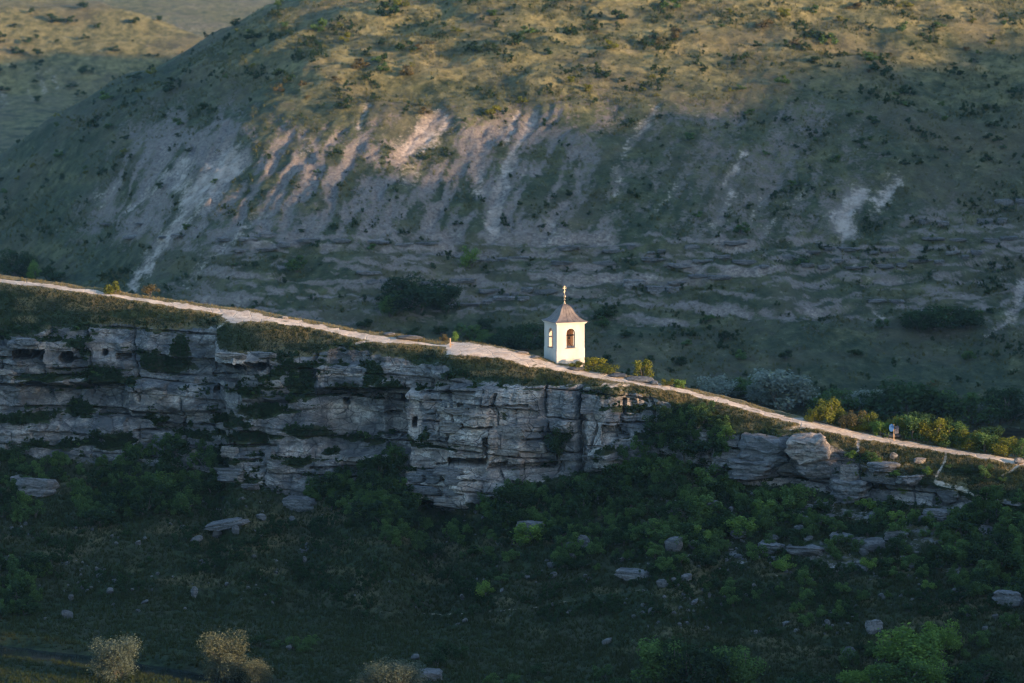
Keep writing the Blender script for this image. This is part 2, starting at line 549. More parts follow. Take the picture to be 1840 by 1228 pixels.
for pts, w in [([(432, 566), (418, 578), (403, 588)], 4), ([(1548, 783), (1541, 795), (1543, 812), (1530, 818)], 4.5), ([(1700, 808), (1697, 830), (1685, 852), (1680, 868)], 4.5),
               ([(1840, 830), (1815, 848), (1800, 855)], 4), ([(1685, 868), (1725, 878), (1738, 884)], 8), ([(1738, 884), (1775, 900)], 4),
               ([(640, 618), (660, 612), (690, 614)], 4), ([(1410, 772), (1450, 766), (1490, 772)], 6), ([(1090, 690), (1130, 692)], 5)]:
    pathM = np.maximum(pathM, 0.52 * line_mask(pts, w * 0.7))
for pts, w in [([(650, 1100), (790, 1105), (960, 1092), (1130, 1062), (1160, 1062)], 1.6), ([(1370, 1036), (1420, 1030), (1450, 1030)], 3)]:
    pathM = np.maximum(pathM, 0.38 * line_mask(pts, w))
pathM = pathM * ss(crest + 0.2, crest + 2.5, PY)

veg = np.ones_like(X)
vn1 = fbm(PX / 55, PY / 16, 111, 4, 0.55)
nz_est = np.gradient(P[..., 1], axis=0) / (np.abs(np.gradient(P[..., 2], axis=0)) + 0.02)          # flat ledges recede
ledge_f = ss(0.5, 2.2, -nz_est)
cl_v = ss(0.02, 0.34, vn1 - 0.10 + 0.35 * ledge_f - 0.25 * ss(790, 830, PX) * (1 - ss(1040, 1060, PX)))
for e in [(146, 626, 25, 20), (104, 660, 30, 8), (78, 677, 50, 8), (182, 673, 40, 22), (300, 657, 50, 20), (326, 631, 20, 30), (50, 752, 50, 12), (135, 735, 28, 15),
          (492, 668, 35, 12), (458, 697, 40, 16), (547, 690, 24, 34), (675, 676, 22, 20), (706, 697, 30, 14), (628, 697, 38, 9), (471, 738, 45, 16), (406, 757, 35, 16),
          (445, 788, 45, 14), (563, 775, 50, 14), (615, 790, 40, 8), (745, 788, 25, 12), (906, 746, 18, 10), (995, 682, 60, 9), (1215, 760, 30, 30), 
          (870, 672, 60, 12), (30, 590, 60, 22), (760, 640, 40, 16)]:
    cl_v = np.maximum(cl_v, ell(*e, 0.5))
for e in [(612, 755, 45, 34), (705, 765, 36, 30), (760, 752, 15, 40), (290, 712, 60, 14), (190, 622, 28, 12), (60, 620, 60, 9), (40, 660, 40, 12), (860, 755, 55, 40),
          (830, 870, 60, 35), (1085, 770, 32, 40), (1385, 838, 42, 14), (60, 660, 55, 10), (330, 588, 40, 9), (950, 810, 60, 22)]:
    cl_v = cl_v * (1 - 0.9 * ell(*e, 0.4))
for x0, y0, x1, y1, dp, wb in caves:
    if dp > 3:
        cl_v = cl_v * (1 - ell((x0 + x1) / 2, (y0 + y1) / 2, (x1 - x0) * 0.9 + 6, (y1 - y0) * 0.9 + 6, 0.2))
veg = veg * (1 - cw) + cl_v * cw
veg = veg * (1 - 0.8 * caveM)
veg = np.where(step_w > 0.3, np.minimum(veg, 1 - 0.45 * step_w * ss(0.55, 0.75, vn(U / 6, zs / 1.1, 131))), veg)
tone = 0.36 + 0.34 * fbm(PX / 70, PY / 30, 121, 4) + 0.12 * fbm(PX / 40, PY / 5, 125, 3) - 0.16 * (1 - ss(480, 740, PX))
for e, a in [((612, 755, 48, 36), .7), ((705, 765, 40, 34), .55), ((760, 752, 15, 40), .8), ((290, 715, 60, 14), .7), ((190, 622, 28, 12), .55), ((60, 660, 55, 10), .5),
             ((850, 755, 70, 40), .9), ((880, 812, 120, 30), .85), ((820, 880, 70, 40), .85), ((1085, 775, 36, 44), .7), ((960, 750, 30, 30), .5), ((440, 640, 40, 16), .6), ((560, 815, 60, 20), .5), ((120, 620, 60, 12), .6), ((380, 620, 20, 40), .5), ((650, 830, 60, 10), .7), ((1385, 838, 42, 14), .6), ((580, 675, 10, 22), .7),
             ((620, 672, 50, 5), .7), ((430, 830, 60, 14), .45), ((560, 905, 40, 12), .5), ((1325, 862, 40, 8), .6), ((450, 720, 50, 20), .3), ((40, 770, 50, 9), .4)]:
    tone = np.maximum(tone, a * ell(*e, 0.45) + 0.15 * fbm(PX / 25, PY / 8, 127, 3))
fringe = ss(crest + pc_ + 22, crest + pc_ + 8, PY) * (1 - ss(0, 1, 0 * PY))
dry = 0.9 * fringe * (0.4 + 0.6 * vn(PX / 25, PY / 5, 141)) + 0.55 * brow * ss(0.45, 0.7, vn(PX / 45, PY / 12, 142)) + 0.35 * tal * ss(0.5, 0.75, vn(PX / 60, PY / 18, 143))
MK = np.stack([np.clip(veg, 0, 1), np.clip(pathM, 0, 1), np.clip(tone, 0, 1), np.clip(dry, 0, 1)], -1)

# the far side of the ridge, down to the hidden valley
back = [(1.2, .12), (2.6, .32), (5, .75), (8, 1.5), (12, 3.2), (20, 8), (35, 15), (60, 21), (110, 24), (190, 26)]
PB, MB = [], []
for d, dz in back[::-1]:
    q = P[0].copy()
    q[:, 0] += 0.41 * d * 0.5
    q[:, 1] += d
    lim = -37.0 + 0 * q[:, 2]
    q[:, 2] = np.maximum(q[:, 2] - dz * (1 if d < 15 else 1), lim) + (0.5 * fbm(px / 40, np.full(J, d / 9.0), 151, 3) if d > 4 else 0)
    q[:, 2] = np.where(d > 100, -37.0, q[:, 2])
    PB.append(q)
    mk = np.zeros((J, 4))
    mk[:, 0] = 1
    mk[:, 3] = 0.6 if d < 6 else 0.1
    MB.append(mk)
VN = np.concatenate([np.array(PB), P]).reshape(-1, 3)
MN = np.concatenate([np.array(MB), MK]).reshape(-1, 4)
NB = len(back)
FN = grid_faces(R + NB, J)
row = np.broadcast_to(np.arange(R + NB - 1)[:, None], FN.shape[:2])
pm_face = np.zeros(FN.shape[:2], bool)
pm_face[NB:] = pathM[:-1, :-1] > 0.5
is_back = (row < NB)
is_cliff = (row >= NB + N0 + N1) & (row < NB + N0 + N1 + N2) & ~pm_face
zmid = np.concatenate([np.full((NB, J), 99.0), P[..., 2]])[:-1, :-1]
is_mead = (row >= NB + N0 + N1 + N2) & (zmid < -31.4)
is_slope = ~is_back & ~is_cliff & ~pm_face & ~is_mead
for nm, sel in [('ridge_back', is_back), ('path', pm_face), ('cliff', is_cliff), ('slope', is_slope), ('meadow', is_mead)]:
    tag(subset(nm, VN, FN[sel], MN, M_NEAR), {'ridge_back': 'grassy far side of the ridge', 'path': 'pale dirt path along the ridge crest',
        'cliff': 'layered grey limestone cliff with caves', 'slope': 'dark grassy slope below the cliff', 'meadow': 'green valley meadow'}[nm], kind='structure')

NPX, NPY = proj(P)


def near_at(qx, qy):
    """ground point of the near ridge seen at a pixel"""
    j = int(np.clip(round((qx + 260.0) / DPX), 0, J - 1))
    r = int(np.argmin(np.abs(NPY[:, j] - qy)))
    return Vector(P[r, j])


def near_at_np(qx, qy):
    j = np.clip(np.round((qx + 260.0) / DPX).astype(int), 0, J - 1)
    r = np.array([np.argmin(np.abs(NPY[:, a] - b)) for a, b in zip(j, qy)])
    return r, j


# river
wt = NT('river_water')
wv = wt.noise(1.2, wt.pos(), 3, 0.6)
M_WATER = wt.principled((0.012, 0.018, 0.018), 0.08, wt.bump(wv, 0.15, 0.05), 0.5)
me = mesh_np('river', np.array([(-160, -120, ZF - .75), (120, -120, ZF - .75), (120, 10, ZF - .75), (-160, 10, ZF - .75)]), np.array([[0, 1, 2, 3]]))
tag(obj('river', me, M_WATER), 'dark narrow river in the valley meadow', kind='structure')

# ------------------------------------------------------------------ far hill across the valley
FXS, FYS = 0.62, None
fx = np.arange(-250.0, 230.1, 0.62)
fy = np.concatenate([np.arange(195, 255, 0.75), np.arange(255, 320, 0.42), np.arange(320, 395, 0.55), np.arange(395, 560, 3.0)])
FX, FY = np.meshgrid(fx, fy)
prof_y = [0, 205, 219, 256, 274, 313, 373, 465, 600, 900]
prof_z = [-37, -37, -35, -20.6, -6.8, 18.9, 43.0, 63, 58, 50]
yy = np.linspace(150, 950, 1601)
zz = smooth1(np.interp(yy, prof_y, prof_z), 25)


def hill_base(x, y):
    sh = 1.68 * 12 * np.logaddexp(0, (-56 + 0.22 * (y - 300) - x) / 12) + 0.45 * 20 * np.logaddexp(0, (x - 75) / 20) * 0.6
    sh = sh * ss(200, 300, y) * 0.8 + 0.2 * sh
    wob = 9 * fbm(x / 45 + 0.35 * y / 45, y / 130, 201, 3) + 3.2 * fbm((x + 0.45 * y) / 11, y / 70, 205, 3, 0.6) * ss(225, 275, y)
    z = np.interp(y - 0.75 * sh + wob, yy, zz)
    zc = 43 + 0.52 * (x + 80) - 0.32 * (y - 378)
    return softmin(z, zc + 1.5 * fbm(x / 30, y / 30, 209, 3), 6.0)


HZ = hill_base(FX, FY)
HP = np.stack([FX, FY, HZ], -1)
hpx, hpy = proj(HP)
band = ss(392, 440, hpy + 10 * fbm(hpx / 120, hpy / 60, 211, 3)) * (1 - ss(555, 610, hpy)) * ss(180, 420, hpx)
band = np.maximum(band, ss(330, 420, hpy) * (1 - ss(540, 640, hpy)) * ss(1500, 1700, hpx))
# terraced ledges in the rock band: quantise the height, irregular steps
st = 2.6 + 0.0 * HZ
zq = HZ + 1.3 * fbm(FX / 45, FY / 60, 221, 2) + 0.45 * fbm(FX / 3.5, FY / 6, 225, 3)
k = zq / st
fk = k - np.floor(k)
terr = (np.floor(k) + ss(0.55, 0.98, fk)) * st - zq
keep = ss(0.25, 0.75, vn(FX / 16, np.floor(k) * 3.3, 223)) * (0.35 + 0.65 * vn(FX / 3.5, np.floor(k) * 5.1, 224))
HZ = HZ + terr * band * 1.0 * keep
HZ = HZ + 2.6 * fbm(FX / 20, FY / 13, 229, 3) * ss(290, 330, FY) + 0.9 * fbm(FX / 7, FY / 7, 231, 4, 0.58) + 0.28 * fbm(FX / 1.6, FY / 1.6, 235, 2)
# bluffs: bare scarps stand out of the slope
HP[..., 2] = HZ


hwx, hwy = hpx + 9 * fbm(hpx / 16, hpy / 16, 241, 3), hpy + 9 * fbm(hpx / 16, hpy / 16, 243, 3)
brk_f = 0.55 + 0.45 * fbm((hpx + 0.5 * hpy) / 9, hpy / 30, 245, 3)


def line_mask_f(pts, w):
    m = np.zeros_like(hwx)
    for (xa, ya), (xb, yb) in zip(pts[:-1], pts[1:]):
        lx, ly = xb - xa, yb - ya
        t = np.clip(((hwx - xa) * lx + (hwy - ya) * ly) / (lx * lx + ly * ly), 0, 1)
        m = np.maximum(m, 1 - ss(0.0, w * 1.9, np.hypot(hwx - xa - t * lx, hwy - ya - t * ly)))
    return np.clip(m * (0.55 + brk_f), 0, 1)


pale = np.zeros_like(HZ)
for pts, w, a in [([(422, 285), (372, 322), (345, 350)], 22, 1.0), ([(360, 345), (300, 420), (240, 512)], 11, .8), ([(400, 330), (330, 400)], 16, .55), ([(470, 380), (400, 440), (330, 505)], 9, .5),
                  ([(330, 290), (322, 330)], 16, .8), ([(300, 305), (262, 345), (235, 372)], 7, .75), ([(215, 330), (175, 360)], 9, .5),
                  ([(662, 180), (640, 215)], 8, .6), ([(792, 215), (735, 262)], 22, .75), ([(720, 262), (735, 320)], 20, .5),
                  ([(932, 198), (905, 260)], 7, .75), ([(962, 205), (930, 260), (900, 330)], 8, .8), ([(900, 330), (885, 410)], 12, .85), ([(868, 300), (860, 345)], 10, .65),
                  ([(945, 290), (932, 335)], 6, .5), ([(1178, 188), (1140, 245), (1115, 285)], 8, .65), ([(1110, 305), (1105, 345)], 8, .65), ([(1340, 275), (1302, 330)], 6, .7),
                  ([(1318, 345), (1280, 410)], 9, .55), ([(1390, 330), (1335, 410)], 8, .5), ([(1440, 350), (1370, 420)], 8, .45), ([(1545, 345), (1510, 385), (1520, 402)], 20, 1.0),
                  ([(1608, 322), (1580, 360)], 16, .75), ([(1590, 345), (1570, 385)], 12, .5), ([(1838, 500), (1818, 575)], 8, .85), ([(1818, 575), (1772, 608)], 4, .8), ([(1570, 548), (1585, 565)], 5, .7),
                  ([(560, 250), (540, 285)], 10, .45), ([(610, 300), (590, 350)], 8, .4), ([(990, 395), (1010, 420)], 10, .5), ([(1215, 330), (1180, 380)], 7, .4)]:
    pale = np.maximum(pale, a * line_mask_f(pts, w))
# streaky scree: noise drawn out down the fall line
slide = hpx + 0.55 * hpy + 26 * fbm(hpx / 90, hpy / 70, 252, 3)
strk = 0.95 * fbm(slide / 19, hpy / 110, 251, 4, 0.68) + 0.6 * fbm(hpx / 48, hpy / 34, 255, 4, 0.6) - 0.05
scree_z = ss(175, 285, hpy + 40 * fbm(hpx / 150, hpy / 150, 257, 2) + 0.10 * np.abs(hpx - 700)) * (1 - ss(400, 470, hpy)) * ss(150, 330, hpx + 0.5 * hpy - 100) * (1 - 0.8 * ss(1450, 1650, hpx)) * (1 - 0.42 * ss(930, 1150, hpx + 30 * fbm(hpx / 60, hpy / 60, 259, 2)))
pale = np.maximum(pale, 0.5 * scree_z * ss(0.10, 0.75, strk))
HP[..., 2] -= 0.9 * scree_z * ss(-0.2, 0.6, strk) + 0.8 * pale
ledge_rock = band * keep * ss(0.50, 0.62, fk) * (1 - ss(0.93, 1.0, fk)) * ss(0.35, 0.6, vn(FX / 9, FY / 9, 261))
pale = np.maximum(pale, 0.55 * ledge_rock)
vegf = 1.0 - 0.92 * scree_z * ss(-0.35, 0.42, strk + 0.22) - 0.85 * ledge_rock - 0.72 * band * ss(0.42, 0.66, 0.5 * vn(FX / 7, zq / 0.8, 263) + 0.5 * vn(FX / 2.2, zq / 0.4, 264))
dry_sun = ss(280, 60, hpy + 0.04 * (hpx - 900)) * ss(260, 620, hpx) * (0.45 + 0.55 * ss(0.3, 0.65, vn(hpx / 110, hpy / 22, 271))) + 0.25 * ss(0.5, 0.8, vn(hpx / 80, hpy / 25, 273))  # dry grass, its gold also painting sun warmth over the lit hilltop
MKF = np.stack([np.clip(vegf, 0, 1), np.clip(pale, 0, 1), np.clip(band, 0, 1), np.clip(dry_sun, 0, 1)], -1)
tag(subset('hill', HP.reshape(-1, 3), grid_faces(*FX.shape).reshape(-1, 4), MKF.reshape(-1, 4), M_FAR, True),
    'eroded grassy hillside with pale scree streaks and ledges', kind='structure')


def far_at(qx, qy):
    """points on the far hill seen at pixels (march along the rays)"""
    qx, qy = np.atleast_1d(qx).astype(float), np.atleast_1d(qy).astype(float)
    a, b, c = rays(qx, qy)
    out = np.full((len(qx), 3), np.nan)
    done = np.zeros(len(qx), bool)
    for y in np.arange(200, 470, 0.5):
        t = (y + 500.0) / b
        x, z = t * a, CAM[2] + t * c
        ix = np.clip(np.round((x - fx[0]) / 0.62).astype(int), 0, len(fx) - 1)
        iy = min(int(np.searchsorted(fy, y)), len(fy) - 1)
        hit = (~done) & (HP[iy, ix, 2] >= z)
        out[hit] = np.stack([x, np.full_like(x, y), HP[iy, ix, 2]], -1)[hit]
        done |= hit
    return out


# ------------------------------------------------------------------ hills beyond and around
def hill_patch(name, x0, x1, y0, y1, nx, ny, fn, label, dryv, mat=M_FAR, palefn=None):
    gx, gy = np.meshgrid(np.linspace(x0, x1, nx), np.linspace(y0, y1, ny))
    z = fn(gx, gy)
    Pq = np.stack([gx, gy, z], -1)
    m = np.zeros(Pq.shape[:2] + (4,))
    m[..., 0] = 1
    m[..., 3] = dryv * (0.6 + 0.4 * vn(gx / 25, gy / 25, 301))
    if palefn:
        qx, qy = proj(Pq)
        m[..., 1] = palefn(qx, qy)
    o = subset(name, Pq.reshape(-1, 3), grid_faces(ny, nx).reshape(-1, 4), m.reshape(-1, 4), mat, True)
    tag(o, label, kind='structure')
    return gx[0], gy[:, 0], z


def spur_fn(x, y):
    z = np.interp(y + 6 * fbm(x / 40, y / 60, 311, 3), [560, 640, 690, 745, 1000, 1200], [-8, 3, 9, 36, 85, 90])
    d = 38 - 0.5 * (x + 141) - 0.28 * (y - 760)
    return softmin(z, d, 5) + 0.8 * fbm(x / 12, y / 12, 315, 3)


def spur_pale(qx, qy):
    m = np.zeros_like(qx)
    for pts, w in [([(72, 135), (80, 165)], 7), ([(92, 130), (108, 165)], 5), ([(5, 165), (8, 190)], 8), ([(45, 160), (60, 180)], 5)]:
        m = np.maximum(m, 0.5 * line_mask(pts, w, qx, qy))
    return m


SPUR = hill_patch('hill', -420, 40, 560, 1000, 230, 200, spur_fn, 'sunlit golden spur dotted with dark shrubs', 0.95, palefn=spur_pale)


def field_fn(x, y):
    return np.interp(y, [900, 1000, 1150, 1600, 4000], [-10, 4, 22, 75, 90]) + 4 * fbm(x / 150, y / 150, 321, 3)


hill_patch('hill', -1600, 1600, 900, 4000, 140, 140, field_fn, 'distant fields behind the golden spur', 0.75, palefn=lambda qx, qy: 0.25 * ss(0.45, 0.6, vn(qx / 60, qy / 7 + qx / 90, 341)))

# unseen sunward hills, crest shaped to shade the cliff and the lower hillside
WV = np.array([math.cos(SUN_AZ), math.sin(SUN_AZ)])
PV = np.array([-WV[1], WV[0]])
wq, pq = np.meshgrid(np.linspace(120, 900, 90), np.concatenate([np.arange(-220, -40, 6.0), np.arange(-40, 40, 1.5), np.arange(40, 700, 3.0)]))
hs = K(pq, [(-220, -20), (-98, -14), (-77, -4), (-60, 62), (-34, 82), (-16, 52.0), (-9, 43.5), (-2, 34), (2, 24), (8, 15), (16, 5), (24, 3), (110, 20), (180, 84), (196, 83), (204, 75.5), (212, 82), (222, 85), (232, 78.5), (244, 85), (254, 87), (268, 90), (282, 89), (300, 95), (325, 97), (347, 96), (450, 112), (700, 120)])
hs = hs + 4.5 * fbm(pq / 11, pq * 0, 331, 4, 0.65) * ss(150, 200, pq) + 2.0 * fbm(pq / 5, pq * 0, 335, 2) * (pq < 20) * (pq > -30)
Wc = K(pq, [(-220, 300), (60, 300), (190, 350), (700, 350)])
dw = wq - Wc
hz = np.where(dw < 0, hs + dw * 1.25, hs - 0.25 * dw)
# keep a sharp ridge vertex exactly at Wc by snapping the nearest column
near_c = np.abs(dw) <= (780 / 89) * 0.5
wq2 = np.where(near_c, Wc, wq)
hz = np.where(near_c, hs, hz)
hz = np.maximum(hz, -40 - 0 * hz)
SPn = np.stack([wq2 * WV[0] + pq * PV[0], wq2 * WV[1] + pq * PV[1], hz], -1)
m4 = np.zeros(SPn.shape[:2] + (4,))
m4[..., 0] = 1
m4[..., 3] = 0.3
tag(subset('hill', SPn.reshape(-1, 3), grid_faces(*wq.shape).reshape(-1, 4)[:, ::-1], m4.reshape(-1, 4), M_FAR, True), 'unseen grassy hills shaped to shade the valley from the low sun', kind='structure')

# the viewpoint hill that falls from the camera to the river meadow, and the wide ground below everything
gx, gy = np.meshgrid(np.linspace(-700, 700, 60), np.linspace(-900, -70, 60))
dist = np.hypot(gx * 0.25, gy + 500)
vz = np.where(gy > -500, CAM[2] - 1.7 - 0.245 * (gy + 500), CAM[2] - 1.7)
vz = np.maximum(vz, ZF - 3.5)
m4 = np.zeros(gx.shape + (4,))
m4[..., 0] = 1
m4[..., 3] = 0.0
tag(subset('viewpoint_hill', np.stack([gx, gy, vz], -1).reshape(-1, 3), grid_faces(60, 60).reshape(-1, 4)[:, ::-1], m4.reshape(-1, 4), M_NEAR, True), 'grassy hill the view is taken from', kind='structure')
me = mesh_np('ground', np.array([(-6000, -6000, -42), (6000, -6000, -42), (6000, 6000, -42), (-6000, 6000, -42)]), np.array([[0, 1, 2, 3]]), masks=np.tile([1, 0, 0, .2], (4, 1)))
tag(obj('ground', me, M_FAR), 'valley ground', kind='structure')
#PART2
# ------------------------------------------------------------------ bell tower
def bm_obj(name, bm, mat, parent=None, smooth=False):
    me = bpy.data.meshes.new(name)
    bm.normal_update()
    bm.to_mesh(me)
    bm.free()
    if smooth:
        me.polygons.foreach_set('use_smooth', np.ones(len(me.polygons), bool))
    return obj(name, me, mat, parent)


def bm_box(bm, x0, x1, y0, y1, z0, z1, mtx=None):
    r = bmesh.ops.create_cube(bm, size=1.0)
    M = Matrix.Translation(((x0 + x1) / 2, (y0 + y1) / 2, (z0 + z1) / 2)) @ Matrix.Diagonal((x1 - x0, y1 - y0, z1 - z0, 1))
    bmesh.ops.transform(bm, matrix=(mtx @ M) if mtx else M, verts=r['verts'])
    return r['verts']


def bm_prism(bm, poly, y0, y1, mtx=None):
    a = [bm.verts.new((x, y0, z)) for x, z in poly]
    b = [bm.verts.new((x, y1, z)) for x, z in poly]
    n = len(poly)
    bm.faces.new(a)
    bm.faces.new(b[::-1])
    for i in range(n):
        bm.faces.new((a[i], b[i], b[(i + 1) % n], a[(i + 1) % n]))
    bmesh.ops.recalc_face_normals(bm, faces=bm.faces[:])
    if mtx:
        bmesh.ops.transform(bm, matrix=mtx, verts=a + b)


def bm_lathe(bm, prof, n=16, mtx=None):
    rings = []
    for r, z in prof:
        rings.append([bm.verts.new((max(r, 1e-3) * math.cos(2 * math.pi * k / n), max(r, 1e-3) * math.sin(2 * math.pi * k / n), z)) for k in range(n)])
    for a, b in zip(rings[:-1], rings[1:]):
        for k in range(n):
            bm.faces.new((a[k], a[(k + 1) % n], b[(k + 1) % n], b[k]))
    bm.faces.new(rings[0][::-1])
    bm.faces.new(rings[-1])
    if mtx:
        bmesh.ops.transform(bm, matrix=mtx, verts=[v for r in rings for v in r])


def bm_tube(bm, pts, rad, n=6):
    prev = None
    for i, p in enumerate(pts):
        p = Vector(p)
        d = (Vector(pts[min(i + 1, len(pts) - 1)]) - Vector(pts[max(i - 1, 0)])).normalized()
        u = d.orthogonal().normalized()
        v = d.cross(u)
        r = rad[i] if hasattr(rad, '__len__') else rad
        ring = [bm.verts.new(p + (u * math.cos(2 * math.pi * k / n) + v * math.sin(2 * math.pi * k / n)) * r) for k in range(n)]
        if prev:
            for k in range(n):
                bm.faces.new((prev[k], prev[(k + 1) % n], ring[(k + 1) % n], ring[k]))
        prev = ring


def boolean(o, cutters):
    for c in cutters:
        m = o.modifiers.new('cut', 'BOOLEAN')
        m.operation = 'DIFFERENCE'
        m.solver = 'EXACT'
        m.object = c
    dg = bpy.context.evaluated_depsgraph_get()
    me = bpy.data.meshes.new_from_object(o.evaluated_get(dg))
    o.modifiers.clear()
    o.data = me
    for c in cutters:
        bpy.data.objects.remove(c)


tp = NT('tower_plaster')
pn1 = tp.noise(0.9, tp.pos((1, 1, 0.5), obj_space=True), 5, 0.7)
pn2 = tp.noise(3.5, tp.pos((1, 1, 0.25), obj_space=True), 4, 0.6)
pcx = tp.mix(tp.ramp(pn1, 0.35, 0.75), (0.56, 0.51, 0.445), (0.47, 0.42, 0.355))
sepz = tp.n('SeparateXYZ')
tp.set(sepz.inputs[0], tp.pos(obj_space=True))
base_d = tp.ramp(tp.math('ADD', sepz.outputs[2], tp.math('MULTIPLY', pn1, -1.2)), -0.9, 0.5, 0.55, 0.0)
pcx = tp.mix(base_d, pcx, (0.36, 0.30, 0.23))
pcx = tp.mix(tp.ramp(pn2, 0.52, 0.78, 0, 0.5), pcx, (0.40, 0.35, 0.28))
M_PLASTER = tp.principled(pcx, 0.9, tp.bump(tp.noise(9, tp.pos(obj_space=True), 4, 0.7), 0.25, 0.03), 0.15)
M_PLASTER_IN = flat_mat('warm_lit_inner_plaster', (0.88, 0.60, 0.34), (0.84, 0.55, 0.30), 2.0)  # orange base colour carries the warm bounced sunlight inside the belfry
M_ROOF = flat_mat('roof_metal', (0.125, 0.098, 0.086), (0.21, 0.165, 0.14), 1.6, 0.6, 0.3, 0.35, 0.15)
M_CROSS = flat_mat('cross_metal', (0.26, 0.20, 0.14), (0.36, 0.28, 0.19), 6.0, 0.4, 0.1, 0.5, 0.6)
M_BRONZE = flat_mat('bell_bronze', (0.07, 0.055, 0.035), (0.13, 0.10, 0.06), 5.0, 0.45, 0.1, 0.4, 0.8)
M_WOOD = flat_mat('dark_wood', (0.06, 0.042, 0.03), (0.12, 0.085, 0.06), 6.0, 0.8, 0.4)

corner = near_at(1001, 653)
f2, r2 = Vector((0.402, -0.916, 0)), Vector((0.916, 0.402, 0))
HWT = 2.09
tower_loc = corner - f2 * HWT + r2 * HWT
tower_rot = math.atan2(r2.y, r2.x)
tower = obj('bell_tower', None, loc=tower_loc)
tower.rotation_euler = (0, 0, tower_rot)
tag(tower, 'small white plastered bell tower with flared brown roof on the ridge path', 'bell tower')
arch = [(-0.645, 2.07), (0.645, 2.07)] + [(0.645 * math.cos(a), 4.10 + 0.645 * math.sin(a)) for a in np.linspace(0, math.pi, 15)]
bm = bmesh.new()
bm_box(bm, -HWT, HWT, -HWT, HWT, -2.5, 5.60)
walls = bm_obj('walls', bm, M_PLASTER, tower)
bm = bmesh.new()
bm_box(bm, -1.62, 1.62, -1.62, 1.62, 2.0, 5.45)
inner = bm_obj('cut', bm, M_PLASTER_IN)
cs = [inner]
for kk in range(2):
    bm = bmesh.new()
    bm_prism(bm, arch, -4, 4, Matrix.Rotation(kk * math.pi / 2, 4, 'Z'))
    cs.append(bm_obj('cut', bm, M_PLASTER_IN))
for c in cs:
    c.parent = tower
bpy.context.view_layer.update()
boolean(walls, cs)
walls.data.materials.clear()
walls.data.materials.append(M_PLASTER)
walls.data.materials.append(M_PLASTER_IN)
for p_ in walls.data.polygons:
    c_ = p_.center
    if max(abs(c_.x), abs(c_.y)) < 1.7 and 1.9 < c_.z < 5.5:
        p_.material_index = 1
bm = bmesh.new()
vs = []
for s0, s1, lo_, hi_ in [(2.125, 2.125, -2.5, 2.02)]:
    bm_box(bm, -s0, s0, -s0, s0, lo_, hi_)
    bmesh.ops.bevel(bm, geom=[e for e in bm.edges if all(v.co.z > 2 for v in e.verts)], offset=0.03, segments=1, affect='EDGES')
plinth = bm_obj('plinth', bm, M_PLASTER, tower)
bm = bmesh.new()
bm_box(bm, -2.21, 2.21, -2.21, 2.21, 5.38, 5.50)
bm_box(bm, -2.33, 2.33, -2.33, 2.33, 5.503, 5.66)
cornice = bm_obj('cornice', bm, M_PLASTER, tower)
# flared roof
bm = bmesh.new()
rp = [(2.44, 5.62), (2.44, 5.68), (2.10, 5.80), (1.86, 5.94), (1.62, 6.13), (1.36, 6.42), (1.15, 6.72), (0.97, 7.05), (0.80, 7.38), (0.62, 7.62), (0.40, 7.82), (0.20, 7.95), (0.10, 8.02)]
rings = [[bm.verts.new((sx * r, sy * r, z)) for sx, sy in ((-1, -1), (1, -1), (1, 1), (-1, 1))] for r, z in rp]
for a, b in zip(rings[:-1], rings[1:]):
    for k_ in range(4):
        bm.faces.new((a[k_], a[(k_ + 1) % 4], b[(k_ + 1) % 4], b[k_]))
bm.faces.new(rings[0][::-1])
bm.faces.new(rings[-1])
roof = bm_obj('roof', bm, M_ROOF, tower)
for sx, sy in ((-1, -1), (1, -1), (1, 1), (-1, 1)):
    bm = bmesh.new()
    bm_tube(bm, [(sx * r, sy * r, z + 0.01) for r, z in rp[1:]], 0.035, 5)
    bm_obj('ridge_seam', bm, M_ROOF, roof)
for fx_ in (-0.6, -0.2, 0.2, 0.6):
    for kk in range(4):
        bm = bmesh.new()
        bm_tube(bm, [Matrix.Rotation(kk * math.pi / 2, 3, 'Z') @ Vector((fx_ * r, -r - 0.01, z + 0.012)) for r, z in rp[1:-1]], 0.022, 4)
        bm_obj('roof_seam', bm, M_ROOF, roof)
bm = bmesh.new()
bm_lathe(bm, [(0.24, 7.95), (0.17, 8.1), (0.10, 8.28), (0.09, 8.5), (0.16, 8.56), (0.17, 8.62), (0.08, 8.68), (0.09, 8.76), (0.17, 8.86), (0.22, 9.0), (0.18, 9.14), (0.10, 9.24), (0.06, 9.32), (0.045, 9.45)], 12)
bm_obj('finial', bm, M_CROSS, tower, True)
bm = bmesh.new()
bm_box(bm, -0.038, 0.038, -0.03, 0.03, 9.3, 10.5)
bm_box(bm, -0.26, 0.26, -0.029, 0.029, 10.13, 10.20)
bm_box(bm, -0.14, 0.14, -0.0285, 0.0285, 10.32, 10.39)
bm_box(bm, -0.2, 0.2, -0.028, 0.028, -0.035, 0.035, Matrix.Translation((0, 0, 9.72)) @ Matrix.Rotation(-0.5, 4, 'Y'))
for cx_, cz_ in [(-0.31, 10.165), (0.31, 10.165), (0, 10.5)]:
    bm_lathe(bm, [(0.02, -0.07), (0.035, -0.03), (0.035, 0.03), (0.02, 0.07)], 8, Matrix.Translation((cx_, 0, cz_)))
bm_obj('cross', bm, M_CROSS, tower)
